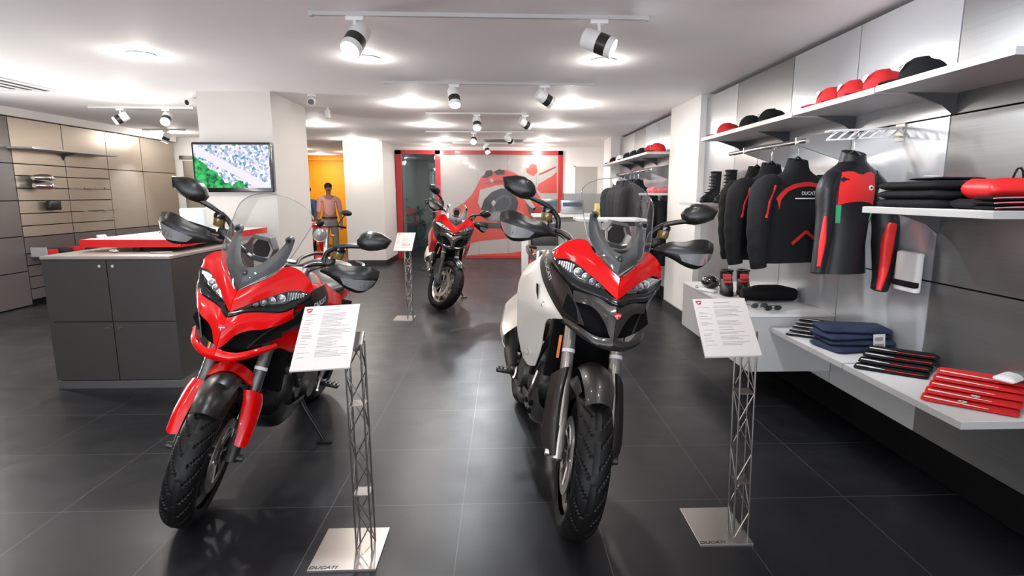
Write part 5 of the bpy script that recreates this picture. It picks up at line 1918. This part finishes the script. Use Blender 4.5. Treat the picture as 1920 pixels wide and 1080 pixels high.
boot((1.98, 5.36, 1.3265), R(-150), 'left one of the tall black boots on the short shelf', .285, group='tall boots on the short shelf')
boot((1.98, 5.00, 1.3265), R(-150), 'right one of the tall black boots on the short shelf', .285, group='tall boots on the short shelf')
boot((1.70, 4.19, CT), R(-105), 'left short black boot with red laces on the floating cabinet', .17, True, 'short boots on the floating cabinet')
boot((1.83, 4.19, CT), R(-105), 'right short black boot with red laces on the floating cabinet', .17, True, 'short boots on the floating cabinet')
t = empty('knee_protector', (1.66, 4.42, CT), 'rounded glossy black protector left of the short boots', 'protector')
MB().sph((0, 0, .055), (.07, .10, .055), 18, 12).build('shell', M_gblack, parent=t)
MB().tube([(-.05, -.08, .03), (0, -.10, .06), (.05, -.08, .03)], .006, 6, smooth=10).build('ridge', M_grey, parent=t)
t = empty('folding_tool', (1.585, 4.32, CT), 'steel folding tool with a white grip on the floating cabinet', 'tool')
MB().rbox((0, -.05, .012), (.045, .16, .018), .006, rot=Matrix.Rotation(.5, 3, 'Z')).build('tool_handle', C_wht, parent=t)
MB().tube([(-.02, .03, .015), (-.05, .07, .02), (-.03, .10, .02)], .008, 8).build('tool_jaw', M_chrome, parent=t)


def garment(name, loc, dims, m, label, cat, rz=0, group=None, puff=.5, th=None, wob=3):
    w_, d_, h_ = dims
    q = MB()
    rings = []
    n_ = 7
    for i in range(n_):
        t_ = i / (n_ - 1)
        z = h_ * t_
        ins = .012 * (abs(2 * t_ - 1) ** 2)
        ring = []
        for k in range(36):
            a = 2 * PI * k / 36
            ca, sa = math.cos(a), math.sin(a)
            x = (w_ / 2 - ins * 2) * math.copysign(abs(ca) ** .22, ca)
            y = (d_ / 2 - ins * 2) * math.copysign(abs(sa) ** .22, sa)
            zz_ = z + (h_ * .18 * math.sin(wob * a + loc[1] * 9) * t_ * puff)
            ring.append(Vector((x * (1 + .02 * math.sin(4 * a)), y, zz_)))
        rings.append(ring)
    q.loft(rings)
    o = q.build(name, m, loc=loc, label=label, cat=cat, group=group, smooth=70)
    o.rotation_euler = (0, 0, rz)
    return o


# garment on the floating cabinet
t = empty('folded_jacket', (1.93, 3.90, CT), 'dark rolled garment lying on the floating cabinet', 'folded garment', rot=(0, 0, .35))
q = MB()
q.tube([(-.20, .10, .055), (-.10, .04, .065), (.02, .0, .062), (.14, -.05, .050)], [.045, .075, .078, .055], 16, smooth=22)
for p in range(len(q.v)):
    q.v[p].z = max(.002, q.v[p].z * .80)
q.build('rolled_body', C_blk, parent=t, smooth=70)
q = MB().tube([(-.16, .16, .03), (-.05, .12, .05), (.08, .09, .045)], [.03, .045, .03], 12, smooth=16)
for p in range(len(q.v)):
    q.v[p].z = max(.002, q.v[p].z)
q.build('sleeve', C_blk2, parent=t, smooth=70)
for k, (x, y, m_, lb) in enumerate(((1.70, 3.62, M_grey, 'grey sunglasses nearest on the floating cabinet'), (1.75, 3.53, M_gblack, 'black sunglasses at the front edge of the floating cabinet'), (1.64, 3.80, M_gblack, 'dark glasses behind the sunglasses on the floating cabinet'))):
    t = empty('sunglasses', (x, y, CT), lb, 'sunglasses', rot=(0, 0, .2))
    for sx in (-1, 1):
        MB().sph((sx * .035, 0, .018), (.030, .006, .017), 14, 8).build('glass', m_, parent=t)
        MB().tube([(sx * .066, 0, .022), (sx * .068, .06, .02), (sx * .05, .12, .008)], .003, 6).build('temple', m_, parent=t)

# mid shelf stacks
ZM = 1.3465
for k in range(3):
    garment('folded_jacket', (1.90, 2.42, ZM + k * .038), (.33, .40, .036), C_blk, ['bottom folded black jacket of the thick stack', 'middle folded black jacket of the thick stack', 'top folded black jacket of the thick stack'][k], 'folded garment', group='thick stack on the middle shelf', puff=.3)
garment('folded_shirt', (1.93, 2.43, ZM + .118), (.20, .22, .012), C_blk2, 'navy shirt with white piping on top of the thick stack', 'folded garment')
q = MB()
q.lathe([(.022, 0), (.026, .002), (.030, 0)], (0, 0, 0), 'z', 20)
q.build('round_badge', C_wht, loc=(1.84, 2.40, ZM + .135), label='white round cloth badge on the navy shirt', cat='badge')
garment('folded_jacket', (1.94, 2.12, ZM + .04), (.28, .17, .075), C_brred, 'bright red folded jacket behind the thick black stack', 'folded garment', puff=.2)
garment('folded_jacket', (1.92, 2.14, ZM), (.30, .15, .038), C_blk, 'dark folded garment under the bright red jacket', 'folded garment')
MB().tube([(-.02, 0, 0), (0, 0, .05), (.02, 0, .045), (.03, 0, 0)], .004, 6, smooth=12).build('garment_loop', C_blk, loc=(1.98, 2.14, ZM + .105), label='thin black loop standing up from the red folded jacket', cat='loop')
for k in range(3):
    o = garment('folded_shirt', (1.88, 1.995 + (k - 1) * .006, ZM + k * .017), (.30, .115, .016), C_blk, ['bottom folded black shirt with pink stripes at the near end', 'second folded black shirt with pink stripes', 'top folded black shirt with pink stripes at the near end'][k], 'folded garment', group='thin stack on the middle shelf', puff=.3)
    MB().tube([(-.148, -.05, .009), (-.05, -.056, .013), (.10, -.056, .010)], .0025, 6, smooth=10).build('pink_stripe', mat('pink_piping', (.72, .20, .24), .6), parent=o)

# low shelves
ZL = .5765
for k in range(5):
    o = garment('folded_shirt', (1.79 + k * .040, 3.16 + k * .038, ZL + k * .0125), (.24, .085, .0115), C_blk, ['nearest black shirt of the striped row left of the jeans', 'second black shirt of the striped row left of the jeans', 'third black shirt of the striped row left of the jeans', 'fourth black shirt of the striped row left of the jeans', 'farthest black shirt of the striped row left of the jeans'][k], 'folded garment', group='striped black shirts left of the jeans', rz=-.62, puff=.2)
    MB().prism([(-.115, -.020, .0125), (-.02, -.030, .0125), (.06, -.026, .0125), (-.03, -.012, .0125), (-.115, -.008, .0125)], (0, 0, .0012)).build('white_stripe', C_wht, parent=o, smooth=0, label='white stripe')
for k in range(4):
    garment('folded_jeans', (1.90 + .02 * (k % 2), 2.93 + .012 * k, ZL + k * .029), (.36, .25 - .01 * k, .028), C_den, ['bottom pair of dark blue jeans', 'second pair of dark blue jeans from below', 'third pair of dark blue jeans from below', 'top pair of dark blue jeans'][k], 'folded jeans', rz=.10 + .10 * (-1) ** k - .04 * k, group='pile of jeans on the low shelf', puff=.45)
o = MB().bb(-.035, .035, -.001, .001, -.045, .045).build('price_tag', M_paper, loc=(1.96, 2.785, ZL + .062), label='white cardboard tag hanging from the jeans pile', cat='tag', smooth=0)
o.rotation_euler = (-.12, 0, .15)
MB().bb(-.028, .020, -.0022, -.0012, .010, .030).bb(-.028, .026, -.0022, -.0012, -.020, -.006).build('tag_print', M_ink, parent=o, smooth=0)
for k in range(4):
    o = garment('folded_shirt', (1.83 + k * .050, 2.50 + k * .045, ZL + k * .0155), (.30, .12, .014), C_blk, ['nearest of the black shirts with white and red piping', 'second of the black shirts with white and red piping', 'third of the black shirts with white and red piping', 'farthest of the black shirts with white and red piping, behind its row'][k], 'folded garment', group='piped black shirts on the low shelf', rz=-.66, puff=.2)
    MB().prism([(-.14, -.035, .0155), (-.06, -.048, .0155), (-.02, -.046, .0155), (-.08, -.026, .0155), (-.14, -.022, .0155)], (0, 0, .0012)).build('white_stripe', C_wht, parent=o, smooth=0, label='white stripe')
    MB().tube([(-.02, -.05, .0155), (.04, -.054, .0155), (.13, -.050, .0155)], .002, 6, smooth=10).build('red_piping', C_red, parent=o)
C_rs = mat('red_cotton', (.58, .005, .006), .8)
for k in range(5):
    o = garment('folded_shirt', (1.845 + k * .045, 2.065 + k * .038, ZL + k * .0145), (.31, .12, .013), C_rs, ['nearest red shirt of the fan at the shelf end', 'second red shirt of the fan', 'middle red shirt of the fan', 'fourth red shirt of the fan', 'farthest red shirt of the fan'][k], 'folded garment', group='fan of red shirts on the low shelf', rz=-.70, puff=.3)
    MB().prism([(-.145, -.040, .0145), (.0, -.054, .0145), (.06, -.054, .0145), (-.05, -.038, .0145), (-.145, -.026, .0145)], (0, 0, .0012)).build('white_stripe', C_wht, parent=o, smooth=0, label='white stripe')
    if k < 2:
        place(shield_mb(.03, .001), (-.02 + .03 * k, -.02, .0150), (1, 0, 0), (0, 1, 0)).build('collar_emblem', [C_wht, C_blk], parent=o, smooth=0)
o = garment('glove_packet', (2.06, 2.13, ZL + .074), (.12, .08, .03), C_wht, 'white packet lying on the red shirts at the right edge', 'packet', rz=.5, puff=.2)
garment('patterned_scarf', (1.96, 7.2, 1.4215), (.24, .28, .07), mat('patterned_red_white', (.75, .12, .14), .7, noise=(30, .9, (1, 1, 1))), 'red and white patterned scarf bundle on the short far shelf', 'scarf', puff=.9)

# ================================================================ BACK OF THE SHOP
t = empty('reception_table', (1.25, 6.9, 0), 'white topped table seen through the windscreen of the silver motorcycle', 'table')
MB().bb(-.36, .45, -.25, .35, 1.085, 1.115).build('table_top', M_whitepl, parent=t, smooth=0, bevel=.003)
MB().cyl((0, 0, .03), (0, 0, 1.085), .035).build('column', M_steel, parent=t)
MB().cyl((0, 0, 0), (0, 0, .03), .24, .24, 30).build('base', M_steel, parent=t)
t = empty('service_counter', (1.05, 9.6, 0), 'grey service counter with a pale top at the back right', 'counter')
MB().bb(-.50, .62, 0, .7, .05, 1.02).build('body', mat('counter_grey', (.33, .32, .30), .5), parent=t, smooth=0, bevel=.004)
MB().bb(-.55, .66, -.05, .75, 1.02, 1.06).build('top', M_whitepl, parent=t, smooth=0, bevel=.003)
MB().bb(-.52, .64, .02, .7, 0, .05).build('kick', M_black, parent=t, smooth=0)
for (x, y, w_, h_, m_, lb, nm, ct) in ((.80, 9.9, .28, .26, M_alu_d, 'dark blue grey monitor on the service counter', 'monitor', 'monitor'),
                                       (1.20, 9.95, .40, .24, M_alu, 'wide silver office machine on the service counter', 'printer', 'printer'),
                                       (1.60, 9.62, .09, .19, mat('yellow_plastic', (.85, .58, .02), .5), 'small yellow box at the end of the service counter', 'yellow_box', 'box')):
    t = empty(nm, (x, y, 1.0605), lb, ct)
    MB().rbox((0, 0, h_ / 2), (w_, .10 if nm == 'monitor' else .16, h_), .012).build('casing', m_, parent=t)
    MB().bb(-w_ * .42, w_ * .42, -.084 if nm != 'monitor' else -.053, -.080 if nm != 'monitor' else -.049, h_ * .55, h_ * .85).build('front_panel', mat('navy_panel', (.05, .08, .13), .3) if nm != 'yellow_box' else C_wht, parent=t, smooth=0)
t = empty('wall_cabinet', (1.30, 12.38, 1.02), 'grey low cabinet against the back wall right of the red frame', 'cabinet')
MB().bb(0, .8, -.2, .18, 0, .40).build('body', M_alu, parent=t, smooth=0, bevel=.003)
MB().bb(.02, .39, -.212, -.2, .02, .38).build('door', M_alu, parent=t, smooth=0, bevel=.002)
MB().bb(.41, .78, -.212, -.2, .02, .38).build('door', M_alu, parent=t, smooth=0, bevel=.002)
MB().bb(.0, .78, -.18, .16, -1.018, 0).build('base', M_white, parent=t, smooth=0)
# slim white totem behind the silver motorcycle
t = empty('sign_totem', (.30, 7.9, 0), 'slim white sign totem behind the silver motorcycle', 'sign')
MB().rbox((0, 0, .50), (.10, .05, .98), .01).build('totem_body', M_whitepl, parent=t)
MB().bb(-.10, .10, -.08, .08, 0, .012).build('base_plate', M_steel, parent=t, smooth=0)
# office chair by the counter
t = empty('folding_chair', (.62, 8.35, 0), 'dark tubular chair behind the silver motorcycle', 'chair')
q = MB()
for sx in (-1, 1):
    q.tube([(sx * .20, -.18, 0), (sx * .20, .10, .44), (sx * .20, .20, .82)], .012, 8)
    q.tube([(sx * .20, .22, 0), (sx * .20, -.14, .45)], .012, 8)
q.tube([(-.20, .20, .82), (.20, .20, .82)], .012, 8)
q.build('chair_frame', M_matte, parent=t)
MB().rbox((0, .0, .455), (.40, .38, .03), .012).build('seat', M_matte, parent=t)
MB().rbox((0, .19, .72), (.38, .025, .18), .01).build('backrest', M_grey, parent=t)

# potted plants behind the glass door
for k, (x, y, h_, lb) in enumerate(((-1.75, 14.2, 1.0, 'dark leafy plant in a pot behind the glass door'), (-1.35, 13.6, .8, 'smaller dark plant in a pot behind the glass door edge'))):
    t = empty('potted_plant', (x, y, 0), lb, 'plant')
    MB().lathe([(0, 0), (.12, 0), (.15, .3), (.14, .3), (.12, .26), (0, .26)], n=20).build('pot', M_grey, parent=t)
    q = MB()
    rng = random.Random(k)
    for i in range(22):
        a = rng.uniform(0, 2 * PI)
        l_ = rng.uniform(.25, .45)
        z0 = .26 + rng.uniform(0, h_ * .7)
        d = Vector((math.cos(a), math.sin(a), 0))
        n_ = Vector((-d.y, d.x, 0))
        p0 = Vector((0, 0, z0))
        q.shell([[p0 + n_ * .005, p0 + d * l_ * .5 + Vector((0, 0, .12)) + n_ * .035, p0 + d * l_ + n_ * .003], [p0 - n_ * .005, p0 + d * l_ * .5 + Vector((0, 0, .12)) - n_ * .035, p0 + d * l_ - n_ * .003]], 7, 3, .002)
    q.cyl((0, 0, .25), (0, 0, h_), .014)
    q.build('foliage', mat('dark_leaf', (.02, .05, .025), .5), parent=t)
t = empty('office_notice', (-1.66, 15.28, 1.72), 'pale triangular notice on the office door frame behind the glass', 'notice')
MB().prism([(-.08, 0, -.16), (.10, 0, -.16), (.04, 0, .14), (-.04, 0, .14)], (0, .01, 0)).build('notice_sheet', M_paper, parent=t, smooth=0)

# ---------------------------------------------------------------- people
def skin_mesh(name, chains, m, parent=None, sub=2, **kw):
    """chains: lists of (x,y,z,radius); points closer than 1 mm are merged into joints"""
    me = bpy.data.meshes.new(name)
    bm = bmesh.new()
    lay = bm.verts.layers.skin.verify()
    pts = []

    def vert(p, r):
        for q, v in pts:
            if (q - p).length < .001:
                return v
        v = bm.verts.new(p)
        rr_ = r if isinstance(r, tuple) else (r, r)
        v[lay].radius = rr_
        v[lay].use_root = len(pts) == 0
        pts.append((p.copy(), v))
        return v
    for ch in chains:
        prev = None
        for x, y, z, r in ch:
            v = vert(Vector((x, y, z)), r)
            if prev is not None and prev is not v and bm.edges.get((prev, v)) is None:
                bm.edges.new((prev, v))
            prev = v
    bm.to_mesh(me)
    bm.free()
    o = bpy.data.objects.new(name, me)
    COL.objects.link(o)
    sk = o.modifiers.new('skin', 'SKIN')
    sk.use_smooth_shade = True
    ss = o.modifiers.new('sub', 'SUBSURF')
    ss.levels = ss.render_levels = sub
    dg = bpy.context.evaluated_depsgraph_get()
    me2 = bpy.data.meshes.new_from_object(o.evaluated_get(dg))
    me2.name = name
    bpy.data.objects.remove(o)
    bpy.data.meshes.remove(me)
    me2.materials.clear()
    me2.materials.append(m)
    o = bpy.data.objects.new(name, me2)
    COL.objects.link(o)
    if parent:
        o.parent = parent
    tag(o, **kw)
    return o


M_skin = mat('brown_skin', (.34, .17, .10), .55)
M_hair = mat('black_hair', (.012, .010, .009), .6)
t = empty('person', (-3.62, 12.0, 0), 'man in a pink shirt and grey trousers standing by the orange wall', 'person', rot=(0, 0, .35))
arm = lambda sx: [(0, 0, 1.28, (.13, .085)), (sx * .10, 0, 1.31, .065), (sx * .175, .0, 1.29, .052), (sx * .205, .01, 1.05, .038), (sx * .225, -.03, .86, .028), (sx * .228, -.05, .80, .026), (sx * .225, -.06, .75, (.035, .016))]
leg = lambda sx: [(0, 0, .88, (.14, .095)), (sx * .085, 0, .80, .080), (sx * .095, -.005, .46, .052), (sx * .10, .01, .10, .035), (sx * .10, .0, .045, .035), (sx * .105, -.11, .03, .028)]
ch = [[(0, 0, .88, (.14, .095)), (0, 0, 1.08, (.125, .085)), (0, 0, 1.28, (.13, .085)), (0, .0, 1.37, .048), (0, -.005, 1.42, .046), (0, -.012, 1.50, (.064, .072)), (0, -.005, 1.57, (.058, .064))], arm(-1), arm(1), leg(-1), leg(1)]
for sx in (-1, 1):
    for k, (dx, L_) in enumerate(((-.020, .058), (-.007, .066), (.007, .062), (.020, .052))):
        ch.append([(sx * .225, -.06, .75, (.035, .016)), (sx * .225 + dx, -.062, .715, .008), (sx * .225 + dx, -.068, .715 - L_ * .6, .0065), (sx * .225 + dx * .9, -.076, .715 - L_, .0055)])
    ch.append([(sx * .228, -.05, .80, .026), (sx * .200, -.070, .765, .009), (sx * .194, -.082, .735, .007)])
bd = skin_mesh('body', ch, M_skin, t)
skin_mesh('shirt', [[(0, 0, .90, (.150, .108)), (0, 0, 1.08, (.140, .102)), (0, 0, 1.28, (.146, .102)), (0, 0, 1.37, (.070, .060))],
                    [(0, 0, 1.28, (.146, .102)), (-.11, 0, 1.305, .075), (-.180, 0, 1.285, .066), (-.207, .01, 1.10, .056), (-.214, .0, 1.00, .052)],
                    [(0, 0, 1.28, (.146, .102)), (.11, 0, 1.305, .075), (.180, 0, 1.285, .066), (.207, .01, 1.10, .056), (.214, .0, 1.00, .052)]], mat('pink_shirt', (.72, .36, .36), .8, bump=(30, .3)), t, label='pink shirt with rolled sleeves')
skin_mesh('trousers', [[(0, 0, .92, (.148, .106)), (0, 0, .86, (.150, .108)), (-.088, 0, .78, .092), (-.098, -.005, .46, .070), (-.10, .01, .09, .060)],
                       [(0, 0, .86, (.150, .108)), (.088, 0, .78, .092), (.098, -.005, .46, .070), (.10, .01, .09, .060)]], mat('grey_trousers', (.20, .20, .20), .8), t, label='grey trousers')
MB().lathe([(.150, -.018), (.156, -.018), (.156, .018), (.150, .018)], (0, 0, .915), 'z', 30, True).move(Matrix.Diagonal((1, .74, 1, 1))).build('belt', M_black, parent=t)
MB().sph((0, .012, 1.565), (.078, .086, .070), 18, 12).build('hair', M_hair, parent=t)
q = MB()
q.sph((-.024, -.071, 1.525), (.011, .006, .006), 8, 6).sph((.024, -.071, 1.525), (.011, .006, .006), 8, 6)
q.build('eye', M_black, parent=t)
MB().sph((0, -.078, 1.505), (.011, .016, .018), 8, 8).build('nose', M_skin, parent=t)
MB().sph((0, -.066, 1.470), (.030, .012, .010), 10, 6).build('moustache_and_mouth', M_hair, parent=t)
for sx in (-1, 1):
    MB().sph((sx * .066, .0, 1.508), (.010, .018, .026), 8, 8).build('ear', M_skin, parent=t)
    MB().rbox((sx * .103, -.05, .035), (.085, .25, .07), .025).build('shoe', M_black, parent=t)

# second visitor, mostly hidden behind the pillar: blue shirt
t = empty('person', (-4.31, 12.75, 0), 'person in a blue shirt mostly hidden behind the television pillar', 'person', rot=(0, 0, -.4))
skin_mesh('body', [[(0, 0, .86, (.14, .095)), (0, 0, 1.05, (.12, .085)), (0, 0, 1.22, (.13, .085)), (0, .0, 1.31, .048), (0, -.005, 1.36, .046), (0, -.012, 1.44, (.064, .072)), (0, -.005, 1.50, (.058, .064))],
                   [(0, 0, 1.22, (.13, .085)), (-.17, 0, 1.24, .05), (-.20, .01, 1.0, .038), (-.21, -.04, .80, .026)], [(0, 0, 1.22, (.13, .085)), (.17, 0, 1.24, .05), (.20, .01, 1.0, .038), (.21, -.04, .80, .026)],
                   [(0, 0, .86, (.14, .095)), (-.09, 0, .46, .052), (-.095, 0, .05, .035)], [(0, 0, .86, (.14, .095)), (.09, 0, .46, .052), (.095, 0, .05, .035)]], M_skin, t)
skin_mesh('shirt', [[(0, 0, .82, (.155, .115)), (0, 0, 1.05, (.145, .105)), (0, 0, 1.22, (.15, .105)), (0, 0, 1.30, (.085, .07))],
                    [(0, 0, 1.22, (.15, .105)), (-.175, 0, 1.235, .068), (-.205, .0, 1.0, .056)], [(0, 0, 1.22, (.15, .105)), (.175, 0, 1.235, .068), (.205, .0, 1.0, .056)]], mat('blue_shirt', (.10, .24, .48), .8), t, label='blue shirt')
skin_mesh('trousers', [[(0, 0, .84, (.15, .11)), (-.09, 0, .76, .09), (-.095, 0, .46, .07), (-.095, 0, .08, .06)], [(0, 0, .84, (.15, .11)), (.09, 0, .76, .09), (.095, 0, .46, .07), (.095, 0, .08, .06)]], C_blk, t)
MB().sph((0, .012, 1.50), (.078, .086, .070), 18, 12).build('hair', M_hair, parent=t)
for sx in (-1, 1):
    MB().rbox((sx * .097, -.05, .035), (.085, .25, .07), .025).build('shoe', M_black, parent=t)
# dress form with dark jacket beside the red frame
t = empty('dress_form', (-2.62, 13.6, 0), 'dark jacket on a dress form between the white pillar and the red frame', 'dress form')
MB().cyl((0, 0, 0), (0, 0, .02), .18, .18, 24).cyl((0, 0, .02), (0, 0, .85), .016).build('stand', M_steel, parent=t)
skin_mesh('dressed_torso', [[(0, 0, .80, (.15, .11)), (0, 0, 1.05, (.14, .10)), (0, 0, 1.38, (.16, .11)), (0, 0, 1.48, (.07, .06)), (0, 0, 1.58, .045)],
                            [(0, 0, 1.38, (.16, .11)), (-.18, 0, 1.40, .065), (-.21, 0, 1.1, .055), (-.22, -.03, .82, .045)], [(0, 0, 1.38, (.16, .11)), (.18, 0, 1.40, .065), (.21, 0, 1.1, .055), (.22, -.03, .82, .045)]], C_blk, t)
t = empty('leaflet_table', (-2.50, 12.95, 0), 'small white leaflet stand left of the red frame', 'stand')
MB().cyl((0, 0, 0), (0, 0, .02), .12, .12, 20).cyl((0, 0, .02), (0, 0, .9), .012).build('column', M_steel, parent=t)
MB().rbox((0, -.03, .98), (.12, .02, .26), .005).build('leaflet', M_paper, parent=t)
# helmet on a shelf by the person
t = empty('display_plinth', (-3.12, 12.95, 0), 'pale plinth behind the pillar carrying a dark helmet', 'plinth')
MB().bb(-.16, .16, -.16, .16, 0, .93).build('plinth_body', M_whitepl, parent=t, smooth=0, bevel=.004)
t = empty('helmet', (-3.12, 12.95, .93), 'white and dark blue helmet on the plinth beside the man', 'helmet')
MB().sph((0, 0, .13), (.12, .14, .13), 20, 14).build('shell', M_whitepl, parent=t)
MB().sph((0, -.05, .115), (.108, .10, .06), 18, 10).build('visor', M_gblack, parent=t)
